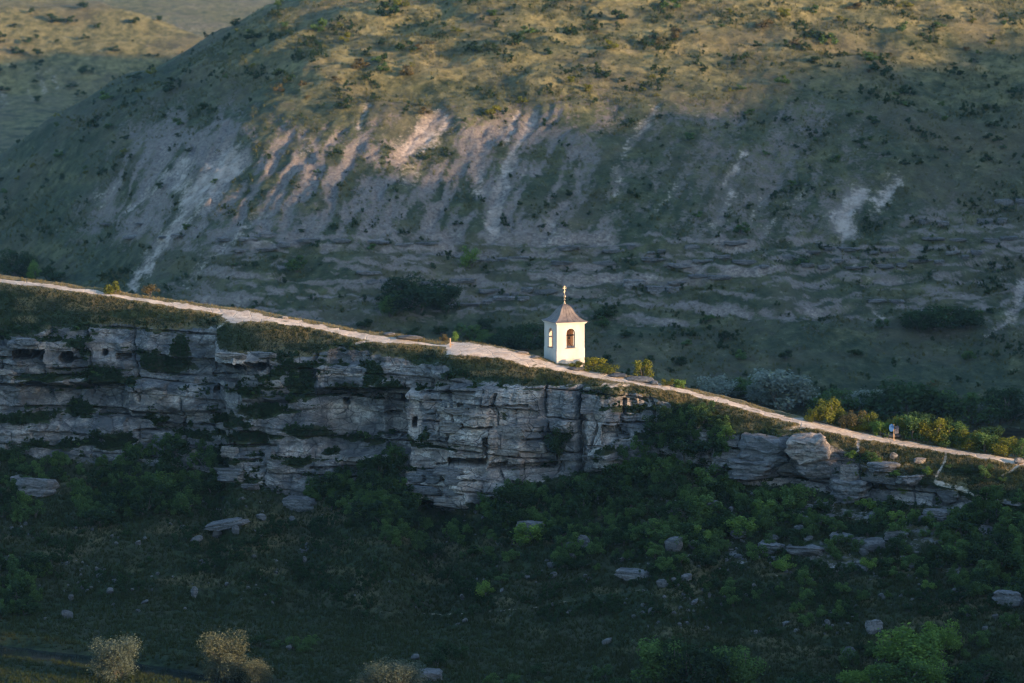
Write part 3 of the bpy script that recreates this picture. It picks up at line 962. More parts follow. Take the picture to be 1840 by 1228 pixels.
# belfry: beams, bells, ropes, sills
for yb in (-0.75,):
    bm = bmesh.new()
    bm_box(bm, -1.66, 1.66, yb - 0.08, yb + 0.08, 3.62, 3.80)
    bm_obj('beam', bm, M_WOOD, tower)
for bx_, by_, s_ in [(-0.45, -0.75, 1.0), (0.35, -0.75, 0.6)]:
    bm = bmesh.new()
    bm_lathe(bm, [(0.30 * s_, -0.62 * s_), (0.26 * s_, -0.55 * s_), (0.19 * s_, -0.35 * s_), (0.16 * s_, -0.15 * s_), (0.09 * s_, -0.05 * s_), (0.04, 0.0), (0.04, 0.1)], 14, Matrix.Translation((bx_, by_, 3.58)))
    bell = bm_obj('bell', bm, M_BRONZE, tower, True)
    bm = bmesh.new()
    bm_tube(bm, [(bx_, by_, 3.05), (bx_ - 0.05, by_ - 0.05, 2.75), (bx_ + 0.35, by_ - 0.2, 2.1)], 0.025, 5)
    bm_obj('rope', bm, M_WOOD, bell)
for kk in range(4):
    bm = bmesh.new()
    bm_box(bm, -0.74, 0.74, -2.23, -1.64, 2.025, 2.10, Matrix.Rotation(kk * math.pi / 2, 4, 'Z'))
    bm_obj('sill', bm, M_ROOF, tower)

# ------------------------------------------------------------------ signpost among the bushes, wooden post by the path
M_BLUE = flat_mat('sign_blue', (0.035, 0.11, 0.27), (0.05, 0.14, 0.32), 6.0, 0.5)
M_GREYSIGN = flat_mat('sign_grey', (0.05, 0.045, 0.07), (0.16, 0.15, 0.15), 3.0, 0.6)
M_TIMBER = flat_mat('timber', (0.34, 0.21, 0.12), (0.48, 0.32, 0.19), 5.0, 0.8, 0.4)
sg = near_at(1606, 790) + Vector((0, -0.3, 0.1))
signpost = obj('signpost', None, loc=sg)
tag(signpost, 'small signpost with a blue oval board among yellow-green bushes', 'signpost')
bm = bmesh.new()
bm_box(bm, -0.07, 0.07, -0.07, 0.07, -0.4, 2.0)
bmesh.ops.bevel(bm, geom=bm.edges[:], offset=0.02, segments=1, affect='EDGES')
bm_obj('post', bm, M_TIMBER, signpost)
bm = bmesh.new()
bm_prism(bm, [(-0.33 + 0.33 * math.cos(a), 1.55 + 0.52 * math.sin(a)) for a in np.linspace(0, 2 * math.pi, 22)[:-1]], -0.12, -0.08)
bm_obj('board', bm, M_BLUE, signpost)['label'] = 'pale blue oval board'
bm = bmesh.new()
bm_prism(bm, [(0.08, 0.75), (0.62, 0.80), (0.66, 1.7), (0.5, 1.85), (0.14, 1.75)], -0.125, -0.085)
bm_obj('board', bm, M_GREYSIGN, signpost)['label'] = 'dark grey board'
bm = bmesh.new()
bm_prism(bm, [(-0.09, -0.5), (0.09, -0.5), (0.09, 1.22), (0.03, 1.32), (-0.09, 1.27)], -0.09, 0.09)
bm_box(bm, 0.085, 0.42, -0.05, 0.05, 0.30, 0.40)
wp = bm_obj('wooden_post', bm, M_TIMBER)
wp.location = near_at(808.5, 623)
tag(wp, 'short upright wooden post beside the pale path', 'post')

# ------------------------------------------------------------------ rocks
def rock_mesh(seed, boxy=False, sub=2):
    r = np.random.default_rng(seed)
    bm = bmesh.new()
    bmesh.ops.create_icosphere(bm, subdivisions=sub, radius=1.0)
    v = np.array([x.co[:] for x in bm.verts])
    if boxy:
        v = v / np.max(np.abs(v), axis=1, keepdims=True) ** 1.0
        v[:, 2] += 0.06 * np.sin(v[:, 0] * 4 + seed)
    for _ in range(12 if not boxy else 9):
        n = r.normal(size=3)
        n /= np.linalg.norm(n)
        d = r.uniform(0.55, 0.9) if not boxy else r.uniform(0.95, 1.25)
        v -= np.maximum(0, v @ n - d)[:, None] * n
    s = 3.0
    nz = np.stack([fbm(v[:, 0] * s + 9, v[:, 2] * s + k * 7 + v[:, 1] * 2, seed + k, 3) for k in range(3)], -1)
    v += (0.09 if not boxy else 0.13) * nz
    if boxy:
        v += 0.05 * fbm(v[:, 0] * 7, v[:, 2] * 12 + v[:, 1] * 5, seed + 9, 3)[:, None] * v
        v[:, :2] *= 1 - 0.10 * (vn(v[:, 2] * 5 + seed, v[:, 2] * 0, seed) > 0.55)[:, None]
    for x, c in zip(bm.verts, v):
        x.co = c
    me = bpy.data.meshes.new('rock')
    bm.to_mesh(me)
    bm.free()
    return me


def rock_mat(name, c1, c2, c3):
    t = NT(name)
    a = t.noise(0.8, t.pos((0.5, 0.5, 3.4)), 5, 0.7, 0.5)
    b = t.noise(2.5, t.pos(), 5, 0.7)
    oi = t.n('ObjectInfo').outputs['Random']
    c = t.mix(t.ramp(a, 0.35, 0.65), c1, c2)
    c = t.mix(t.ramp(b, 0.46, 0.66, 0, 0.8), c, c3)
    c = t.mix(t.math('MULTIPLY', oi, 0.45), c, (0.10, 0.10, 0.10))
    return t.principled(c, 0.95, t.bump(t.math('ADD', a, b), 0.9, 0.3), 0.1)


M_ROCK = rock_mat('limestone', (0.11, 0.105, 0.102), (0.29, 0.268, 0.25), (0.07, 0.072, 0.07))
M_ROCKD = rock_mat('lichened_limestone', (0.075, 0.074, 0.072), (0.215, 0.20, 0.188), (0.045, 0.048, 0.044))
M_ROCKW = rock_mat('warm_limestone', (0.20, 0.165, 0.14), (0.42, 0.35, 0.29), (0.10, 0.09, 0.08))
ROCKS = [rock_mesh(400 + i) for i in range(8)]
BLOCKS = [rock_mesh(430 + i, True, 4) for i in range(5)]
for m_ in ROCKS + BLOCKS:
    m_.materials.append(M_ROCK)


def set_mat(o, mat):
    o.material_slots[0].link = 'OBJECT'
    o.material_slots[0].material = mat


def rock(qx, qy, w, h, label, group=None, name='boulder', box=None, tilt=0.0, depth=None, mat=None, sink=0.18, rz=None, fwd=0.0, parent=None):
    """a rock whose picture is about w x h pixels, centred on (qx, qy)"""
    p = near_at(qx, qy + h * 0.45)
    k_ = (p.y + 500) / FPX
    W, H = w * k_ * 0.5, h * k_ * 0.5
    if w < 34 and box is None:
        W, H = W * 0.88, H * 0.88
    me_ = BLOCKS[box % 5] if box is not None else ROCKS[int(rng.integers(8))]
    o = obj(name, me_)
    Dp = depth if depth else max(W * rng.uniform(0.6, 0.95), H * 0.7)
    o.scale = (W * (1.0 if box is not None else 1.05), Dp, H * (1.0 + sink))
    o.rotation_euler = (rng.uniform(-.15, .15), tilt, rz if rz is not None else rng.uniform(-0.5, 0.5))
    o.location = p + Vector((0, 0.2 * Dp - fwd, H * (0.95 - sink)))
    if mat or (parent is None and box is None):
        set_mat(o, mat or M_ROCKD)
    if parent is not None:
        o.parent = parent
    else:
        tag(o, label, 'rock', group)
    return o


# outcrop by the path bend
rock(1378, 806, 92, 46, 'dark layered outcrop block left of the cracked rock below the path bend', name='outcrop_block', box=0, depth=2.6, rz=-0.45, tilt=0.06)
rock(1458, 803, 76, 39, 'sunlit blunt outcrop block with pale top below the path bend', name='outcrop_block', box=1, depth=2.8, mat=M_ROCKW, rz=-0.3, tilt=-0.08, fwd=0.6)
rock(1352, 840, 90, 30, 'low shaded rock slab under the dark outcrop block', name='outcrop_block', box=2, depth=2.4, rz=-0.4)
rock(1470, 842, 60, 28, 'grey rock slab under the sunlit outcrop block', name='outcrop_block', box=3, depth=2.2, rz=-0.35)
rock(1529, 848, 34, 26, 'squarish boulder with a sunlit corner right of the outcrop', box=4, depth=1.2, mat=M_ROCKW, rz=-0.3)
rock(1527, 878, 74, 36, 'wide layered ledge block overhanging the bushes right of the outcrop', name='outcrop_block', box=2, depth=2.4, rz=-0.4)
rock(1633, 864, 44, 16, 'flat pale-topped slab between footpaths on the right', depth=1.6, box=3)
rock(1696, 890, 50, 30, 'large rounded rock at the foot of the right footpath', depth=1.8)
rock(1652, 826, 30, 14, 'warm pale rock in the grass right of the outcrop', mat=M_ROCKW)
rock(1833, 828, 24, 14, 'brown rock on the path at the right frame edge', mat=M_ROCKW)
rock(1590, 838, 56, 14, 'long low rock shelf in the brown grass', box=0, depth=1.2)
rock(1606, 818, 22, 16, 'dark angular rock above the brown grass shelf')
# flat slabs beside the path
for qx, qy, w, h, lb in [(735, 606, 60, 9, 'long dark slab at the crest left of the wooden post'), (700, 600, 30, 7, 'short slab at the crest near the path widening'),
                         (1150, 682, 60, 9, 'long flat slab on the path right of the tower'), (1112, 675, 44, 8, 'grey slab just below the tower bush'),
                         (1176, 688, 22, 10, 'rounded dark rock at the end of the path slabs'), (1036, 663, 40, 7, 'broken slab at the foot of the tower'),
                         (940, 634, 30, 6, 'thin slab on the pale rock left of the tower'), (960, 641, 26, 6, 'flat stone beside the tower wall'),
                         (512, 570, 16, 6, 'small brown stone on the path at left'), (1602, 781, 44, 9, 'dark slab on the path below the signpost')]:
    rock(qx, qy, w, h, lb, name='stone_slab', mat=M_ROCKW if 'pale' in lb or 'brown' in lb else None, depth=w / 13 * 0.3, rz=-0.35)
# the leaning slab with a hollow under it and its neighbours on the left slope
rock(408, 940, 76, 12, 'long leaning slab roofing a dark hollow on the lower left slope', name='stone_slab', tilt=-0.22, depth=1.6, box=1, fwd=0.8)
rock(389, 958, 26, 16, 'pale prop stone under the leaning slab, on its left')
rock(424, 952, 20, 20, 'pale prop stone under the leaning slab, on its right')
rock(351, 968, 30, 15, 'pale tilted boulder just left of the leaning slab', tilt=-0.45)
rock(349, 1062, 18, 27, 'upright grey standing stone alone on the dark lower slope')
rock(1572, 1126, 28, 22, 'pale square block above the bright green trees', box=4)
rock(775, 1215, 42, 18, 'flat-topped block on the meadow beside the pale willow', box=0)
rock(747, 1180, 24, 13, 'rounded grey boulder on the meadow edge')
rock(1171, 1098, 20, 17, 'pale pointed stone on the lower slope above the dark trees', tilt=-0.5)
rock(1248, 1082, 26, 9, 'long pale splinter lying on the lower right slope', tilt=-0.5)
rock(1527, 1173, 32, 30, 'blue-grey leaning boulder left of the bright green trees', tilt=-0.5)
GL = 'boulders scattered over the lower left slope'
for qx, qy, w, h in [(201, 963, 9, 7), (249, 975, 14, 11), (262, 966, 12, 8), (327, 946, 13, 9), (181, 1033, 18, 11), (192, 1022, 9, 6), (209, 1044, 14, 8), (200, 1062, 18, 14), (127, 1072, 14, 16), (120, 1101, 28, 20),
                     (150, 1054, 10, 8), (405, 1048, 12, 9), (262, 1081, 22, 7), (331, 1094, 10, 7), (458, 1000, 11, 9), (547, 1003, 11, 15), (519, 1162, 14, 11), (525, 933, 14, 16), (473, 928, 26, 14),
                     (204, 1087, 9, 7), (240, 1058, 9, 7), (164, 950, 8, 7), (136, 948, 7, 6), (82, 1112, 10, 6), (248, 1097, 12, 6), (275, 1060, 7, 6)]:
    rock(qx, qy, w, h, 'small grey boulder scattered on the lower left slope', GL, tilt=rng.uniform(-.5, .3))
GC = 'boulders at the bottom of the central slope'
for qx, qy, w, h in [(990, 1015, 19, 14), (995, 1032, 19, 14), (951, 1035, 14, 9), (829, 1071, 10, 15), (991, 1085, 9, 9), (836, 1115, 15, 10), (1091, 1152, 26, 12), (1026, 978, 26, 24), (1049, 971, 28, 34),
                     (1030, 996, 18, 10), (1189, 1047, 28, 18), (1211, 1040, 12, 9), (1237, 1037, 26, 20), (1218, 1052, 10, 8), (1028, 1105, 8, 7), (700, 1045, 9, 5), (822, 1121, 12, 5), (740, 1032, 8, 5)]:
    rock(qx, qy, w, h, 'grey boulder on the grassy slope below the great cliff wall', GC, tilt=rng.uniform(-.4, .3))
GR = 'boulders among the bushes of the right slope'
for qx, qy, w, h in [(1388, 966, 28, 13), (1409, 965, 13, 11), (1431, 947, 24, 11), (1450, 968, 26, 11), (1565, 978, 50, 26), (1550, 990, 24, 14), (1638, 1016, 19, 14), (1622, 1001, 15, 11), (1356, 1055, 13, 17),
                     (1455, 1043, 11, 12), (1415, 1119, 18, 8), (1487, 1117, 14, 14), (1584, 1069, 12, 8), (1720, 1060, 22, 10), (1770, 1128, 15, 12), (1788, 1107, 15, 12), (1659, 930, 26, 14),
                     (1443, 931, 24, 15), (1489, 929, 26, 18), (1565, 926, 20, 17), (1211, 975, 40, 30), (1248, 978, 28, 20), (1281, 993, 40, 11), (1208, 919, 38, 20), (1112, 1006, 30, 11), (1326, 1000, 20, 8),
                     (1400, 1004, 40, 7), (1300, 1085, 10, 8), (1320, 1080, 26, 9), (1276, 1070, 8, 12), (1760, 1150, 12, 9), (1812, 1120, 12, 9), (1740, 1105, 14, 8), (1570, 955, 14, 8), (1313, 915, 12, 18), (1240, 1000, 12, 8)]:
    rock(qx, qy, w, h, 'grey boulder half hidden among bushes of the right slope', GR, tilt=rng.uniform(-.4, .3))
# ledges of bedrock showing through the slope: wide low blocks
GO = 'bedrock ledges showing through the slope'
for i_, (qx, qy, w, h) in enumerate([(68, 874, 72, 28), (31, 863, 16, 14), (417, 855, 54, 20), (451, 876, 26, 9), (540, 905, 62, 22), (954, 947, 44, 17), (1137, 1032, 66, 15), (1386, 983, 46, 15),
                                     (1443, 989, 62, 14), (1610, 961, 42, 13), (1687, 924, 52, 15), (1812, 1075, 52, 25), (1280, 905, 30, 12), (1480, 905, 30, 12), (300, 925, 0, 0), (640, 905, 26, 8),
                                     (1330, 960, 30, 12), (1510, 965, 40, 8)]):
    if w:
        rock(qx, qy, w, h, 'wide low bedrock ledge showing through the vegetated slope', GO, name='rock_ledge', box=i_, depth=1.3, rz=-0.4 + rng.uniform(-.1, .1))
# slabs that stand proud of the cliff, one by one: parts of the cliff
cliff_o = bpy.data.objects['cliff']
for qy, xa, xb, h in [(728, 800, 880, 14), (742, 805, 900, 12), (772, 800, 885, 20), (776, 895, 985, 24), (803, 795, 880, 20), (808, 893, 1000, 22), (850, 760, 900, 14), (862, 745, 850, 18),
                      (882, 748, 850, 16), (902, 765, 850, 14), (735, 770, 798, 20), (860, 395, 480, 16), (815, 395, 500, 18), (842, 560, 640, 14), (618, 0, 90, 12), (668, 5, 60, 10),
                      (700, 10, 70, 10), (668, 575, 660, 10), (640, 405, 520, 10), (770, 380, 470, 14), (790, 240, 330, 12), (780, 0, 60, 10), (710, 240, 380, 16), (690, 440, 520, 12)]:
    x_ = xa
    while x_ < xb - 12:
        w_ = min(float(rng.uniform(26, 70)), xb - x_)
        if rng.random() < 0.72:
            o = rock(x_ + w_ / 2, qy + rng.uniform(-2, 2), w_ * 0.98, h * rng.uniform(0.8, 1.15), None, name='rock_slab', box=int(rng.integers(5)), depth=0.75, rz=-0.42, sink=0.0, fwd=-0.25, parent=cliff_o)
            o.rotation_euler = (0, rng.uniform(-.03, .03), -0.42)
            set_mat(o, M_ROCKW if rng.random() < 0.4 else M_ROCK)
        x_ += w_ + 1.5

# ------------------------------------------------------------------ plants
def crown_np(seed, n, leaf, nl=9, spread=0.34, flat=1.0, up=0.35, wisp=0.0):
    r = np.random.default_rng(seed)
    cz = r.uniform(0.22, 0.78, nl)
    ang = r.uniform(0, 2 * np.pi, nl)
    rad = r.uniform(0.05, 1.0, nl) ** 0.6 * spread * (1.15 - 0.75 * np.abs(cz - 0.42))
    cen = np.stack([rad * np.cos(ang), rad * np.sin(ang), cz], -1)
    lr = r.uniform(0.11, 0.24, nl) * (1 - 0.3 * cz)
    li_ = r.choice(nl, n, p=lr ** 2 / (lr ** 2).sum())
    d = r.normal(size=(n, 3))
    d /= np.linalg.norm(d, axis=1, keepdims=True)
    rr = lr[li_] * r.uniform(0.25, 1.0, n) ** 0.45 * (1 + 0.30 * r.normal(size=n) * (r.random(n) < 0.3))
    p = cen[li_] + d * rr[:, None] * np.array([1, 1, flat])
    if wisp:
        k_ = r.random(n) < wisp
        p[k_] = cen[li_][k_] + d[k_] * lr[li_][k_, None] * r.uniform(0.9, 1.7, k_.sum())[:, None]
    p[:, 2] = np.abs(p[:, 2] - 0.02) + 0.02
    nrm = d * 0.7 + r.normal(size=(n, 3)) * 0.6 + np.array([0, 0, up])
    nrm /= np.linalg.norm(nrm, axis=1, keepdims=True)
    t = np.cross(nrm, r.normal(size=(n, 3)))
    t /= np.linalg.norm(t, axis=1, keepdims=True)
    b = np.cross(nrm, t)
    s = leaf * r.uniform(0.55, 1.35, n)[:, None]
    q = np.stack([p - t * s, p - b * s * 0.55, p + t * s, p + b * s * 0.55], 1)
    V_ = q.reshape(-1, 3)
    F_ = np.arange(n * 4).reshape(n, 4)
    sh = np.clip(0.30 * r.random(n) + 0.45 * r.random(nl)[li_] ** 1.5 + 0.55 * (rr / lr[li_] - 0.55) + 0.15 * d[:, 2], 0, 1)  # leaf tint: random, plus painted shade inside clumps, lighter outward and upward
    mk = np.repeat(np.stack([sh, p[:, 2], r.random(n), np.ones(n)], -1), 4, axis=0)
    me_ = mesh_np('crown', V_, F_, False, mk)
    return me_, cen, lr


def trunk_me(seed, cen, multi=3, lean=0.05):
    r = np.random.default_rng(seed)
    bm = bmesh.new()
    for i in range(multi):
        c = cen[i % len(cen)]
        b0 = np.array([r.uniform(-.04, .04), r.uniform(-.04, .04), -0.08])
        m1 = b0 * 0.5 + c * 0.35 + np.array([0, 0, 0.05])
        m2 = c * 0.75 + np.array([r.uniform(-lean, lean), r.uniform(-lean, lean), 0.0])
        bm_tube(bm, [b0, m1, m2, c], [0.022, 0.017, 0.012, 0.005], 5)
        for _ in range(2):
            e = cen[int(r.integers(len(cen)))]
            bm_tube(bm, [m1, (m1 + e) / 2 + np.array([0, 0, 0.03]), e], [0.011, 0.008, 0.003], 4)
    me_ = bpy.data.meshes.new('trunk')
    bm.to_mesh(me_)
    bm.free()
    return me_


def leaf_mat(name, c_lo, c_hi, c_alt, transl=0.3):
    t = NT(name)
    a, b, c_, _ = t.masks()
    oi = t.n('ObjectInfo').outputs['Random']
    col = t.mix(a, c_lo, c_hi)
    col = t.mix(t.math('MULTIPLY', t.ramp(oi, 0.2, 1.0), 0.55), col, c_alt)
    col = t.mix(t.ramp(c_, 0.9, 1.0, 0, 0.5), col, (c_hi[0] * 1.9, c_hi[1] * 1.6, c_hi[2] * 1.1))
    df = t.n('BsdfDiffuse')
    tr = t.n('BsdfTranslucent')
    t.set(df.inputs[0], col)
    t.set(tr.inputs[0], t.mix(0.35, col, (c_hi[0] * 1.5, c_hi[1] * 1.5, c_hi[2] * 0.8)))
    mx = t.n('MixShader')
    mx.inputs[0].default_value = transl
    t.t.links.new(df.outputs[0], mx.inputs[1])
    t.t.links.new(tr.outputs[0], mx.inputs[2])
    t.t.links.new(mx.outputs[0], t.out.inputs['Surface'])
    return t.m


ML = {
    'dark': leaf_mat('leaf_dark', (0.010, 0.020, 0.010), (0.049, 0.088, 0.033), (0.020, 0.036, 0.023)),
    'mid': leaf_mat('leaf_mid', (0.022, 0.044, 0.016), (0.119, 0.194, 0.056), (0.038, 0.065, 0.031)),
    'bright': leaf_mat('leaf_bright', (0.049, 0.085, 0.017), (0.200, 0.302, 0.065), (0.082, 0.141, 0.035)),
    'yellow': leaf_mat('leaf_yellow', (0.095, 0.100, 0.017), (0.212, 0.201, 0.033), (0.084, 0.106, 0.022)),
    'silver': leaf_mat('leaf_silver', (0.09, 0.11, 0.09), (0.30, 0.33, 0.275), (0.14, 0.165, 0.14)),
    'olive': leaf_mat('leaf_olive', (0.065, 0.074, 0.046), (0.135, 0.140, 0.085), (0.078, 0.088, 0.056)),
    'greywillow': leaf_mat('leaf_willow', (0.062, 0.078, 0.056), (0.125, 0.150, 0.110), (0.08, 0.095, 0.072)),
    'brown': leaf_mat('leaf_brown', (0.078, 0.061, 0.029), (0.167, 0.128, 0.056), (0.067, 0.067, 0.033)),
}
M_BARK = flat_mat('bark', (0.07, 0.055, 0.042), (0.15, 0.125, 0.10), 9.0, 0.9, 0.5)
PROT = {}
for key, n_, spec in [('bush', 6, dict(n=1500, leaf=0.040, nl=13)), ('tree', 4, dict(n=3400, leaf=0.028, nl=22, spread=0.40)), ('spray', 3, dict(n=1500, leaf=0.036, nl=9, wisp=0.35, up=0.8)),
                      ('willow', 3, dict(n=12000, leaf=0.016, nl=30, spread=0.40, wisp=0.14, flat=1.35, up=0.1)), ('low', 4, dict(n=420, leaf=0.065, nl=6))]:
    PROT[key] = []
    for i_ in range(n_):
        sd = sum(map(ord, key)) * 7 + i_ * 31
        cm, cen_, lr_ = crown_np(sd, **spec)
        cm.materials.append(ML['mid'])
        tm = trunk_me(sd + 1, cen_, 4 if key in ('tree', 'willow') else 3)
        tm.materials.append(M_BARK)
        PROT[key].append((cm, tm))


def plant(pos, w, h, proto, mat, label, cat, group=None, name='bush', parts=True):
    cm, tm = PROT[proto][int(rng.integers(len(PROT[proto])))]
    rz = float(rng.uniform(0, 6.28))
    W = w / 0.86
    if parts:
        root = bpy.data.objects.new(name, None)
        C.objects.link(root)
        root.empty_display_size = 0.2
        for nm, me_ in (('crown', cm), ('trunk', tm)):
            o = bpy.data.objects.new(nm, me_)
            C.objects.link(o)
            o.parent = root
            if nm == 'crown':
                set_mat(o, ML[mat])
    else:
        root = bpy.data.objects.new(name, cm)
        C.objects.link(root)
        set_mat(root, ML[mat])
    root.location = pos
    root.scale = (W, W, h)
    root.rotation_euler = (0, 0, rz)
    tag(root, label, cat, group)
    return root


def plant_px(qx, qy, wpx, hpx_, proto, mat, label, cat='bush', group=None, name='bush', far=False, parts=True, sink=0.15):
    """qy is the foot of the plant in the picture"""
    if far:
        p = far_at(qx, qy)[0]
        if not np.isfinite(p[0]):
            return None
        p = Vector(p)
    else:
        p = near_at(qx, qy)
    k_ = (p.y + 500) / FPX
    p.z -= sink * hpx_ * k_ * 0.4
    return plant(p, wpx * k_, hpx_ * k_, proto, mat, label, cat, group, name, parts)


def in_poly(x, y, poly):
    c = False
    n = len(poly)
    for i in range(n):
        x0, y0 = poly[i]
        x1, y1 = poly[i - 1]
        if (y0 > y) != (y1 > y) and x < (x1 - x0) * (y - y0) / (y1 - y0) + x0:
            c = not c
    return c


def sample_poly(poly, n, dmin):
    xs, ys = [p[0] for p in poly], [p[1] for p in poly]
    out = []
    for _ in range(n * 40):
        x, y = rng.uniform(min(xs), max(xs)), rng.uniform(min(ys), max(ys))
        if in_poly(x, y, poly) and all((x - a) ** 2 + ((y - b) * 1.6) ** 2 > dmin * dmin for a, b in out):
            out.append((x, y))
            if len(out) >= n:
                break
    return out


# bushes on the crest, one by one
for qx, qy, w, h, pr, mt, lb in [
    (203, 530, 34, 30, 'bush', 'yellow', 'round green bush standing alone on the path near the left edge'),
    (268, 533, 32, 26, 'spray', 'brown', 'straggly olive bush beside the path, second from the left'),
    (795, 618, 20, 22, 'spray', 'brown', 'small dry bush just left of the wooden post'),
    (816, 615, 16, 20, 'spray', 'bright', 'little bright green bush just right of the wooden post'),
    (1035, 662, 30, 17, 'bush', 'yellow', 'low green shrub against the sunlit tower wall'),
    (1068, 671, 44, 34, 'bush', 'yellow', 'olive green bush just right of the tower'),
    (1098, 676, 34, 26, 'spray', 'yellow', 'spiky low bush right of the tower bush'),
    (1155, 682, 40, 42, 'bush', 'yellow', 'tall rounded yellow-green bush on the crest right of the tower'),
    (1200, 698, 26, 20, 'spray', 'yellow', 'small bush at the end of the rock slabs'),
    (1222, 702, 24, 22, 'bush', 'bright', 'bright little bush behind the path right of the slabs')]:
    o = plant_px(qx, qy, w, h, pr, mt, lb)
    o.location.y += 1.4 if qy != 662 else -0.4
ORD = 'first second third fourth fifth sixth seventh eighth ninth tenth eleventh twelfth thirteenth fourteenth fifteenth sixteenth seventeenth eighteenth nineteenth twentieth'.split()
hedge_n = {}
for i_, (qx, qy, w, h, mt) in enumerate(sorted([(1462, 763, 30, 36, 'yellow'), (1492, 770, 54, 58, 'yellow'), (1535, 779, 42, 46, 'brown'), (1562, 783, 44, 44, 'yellow'), (1585, 790, 36, 38, 'bright'),
                                         (1625, 795, 44, 48, 'yellow'), (1645, 797, 62, 60, 'mid'), (1680, 803, 56, 58, 'yellow'), (1715, 810, 50, 54, 'mid'), (1745, 815, 50, 50, 'yellow'), (1775, 819, 50, 48, 'mid'),
                                         (1805, 824, 46, 46, 'yellow'), (1832, 828, 46, 44, 'mid'), (1508, 775, 30, 30, 'mid'), (1700, 808, 46, 34, 'mid'), (1660, 802, 40, 34, 'bright'), (1545, 782, 40, 32, 'yellow'),
                                         (1760, 818, 40, 34, 'yellow'), (1790, 822, 40, 30, 'yellow'), (1606, 783, 34, 40, 'yellow'), (1660, 790, 60, 60, 'dark'), (1720, 800, 60, 56, 'dark'), (1780, 812, 60, 50, 'dark')])):
    hedge_n[mt] = hedge_n.get(mt, 0) + 1
    o = plant_px(qx, qy, w, h, 'tree', mt, '%s bush in the hedge behind the path, %s such from the left' % ({'yellow': 'yellow-green', 'mid': 'mid green', 'bright': 'bright green', 'brown': 'brownish', 'dark': 'dark'}[mt], ORD[hedge_n[mt] - 1]), 'bush', 'hedge bushes behind the path')
    o.location.y += 1.6 + (2.5 if mt == 'dark' else 0) + (i_ % 3) * 0.6
    o.scale = o.scale * 1.06
# bush in the cliff alcove and single bright shrubs
plant_px(1012, 822, 48, 76, 'tree', 'dark', 'dark tree growing in the cleft of the great cliff wall', 'tree', name='tree')
plant_px(870, 1076, 34, 42, 'spray', 'bright', 'lone yellow-green shrub on the dark central slope')
plant_px(838, 1060, 40, 22, 'bush', 'dark', 'low dark shrub beside the lone yellow-green shrub')
plant_px(930, 918, 90, 60, 'tree', 'dark', 'broad dark shrub with bare pale stems under the great cliff wall', 'tree', name='tree')
plant_px(905, 1048, 34, 20, 'bush', 'mid', 'low green shrub right of the lone yellow-green shrub')

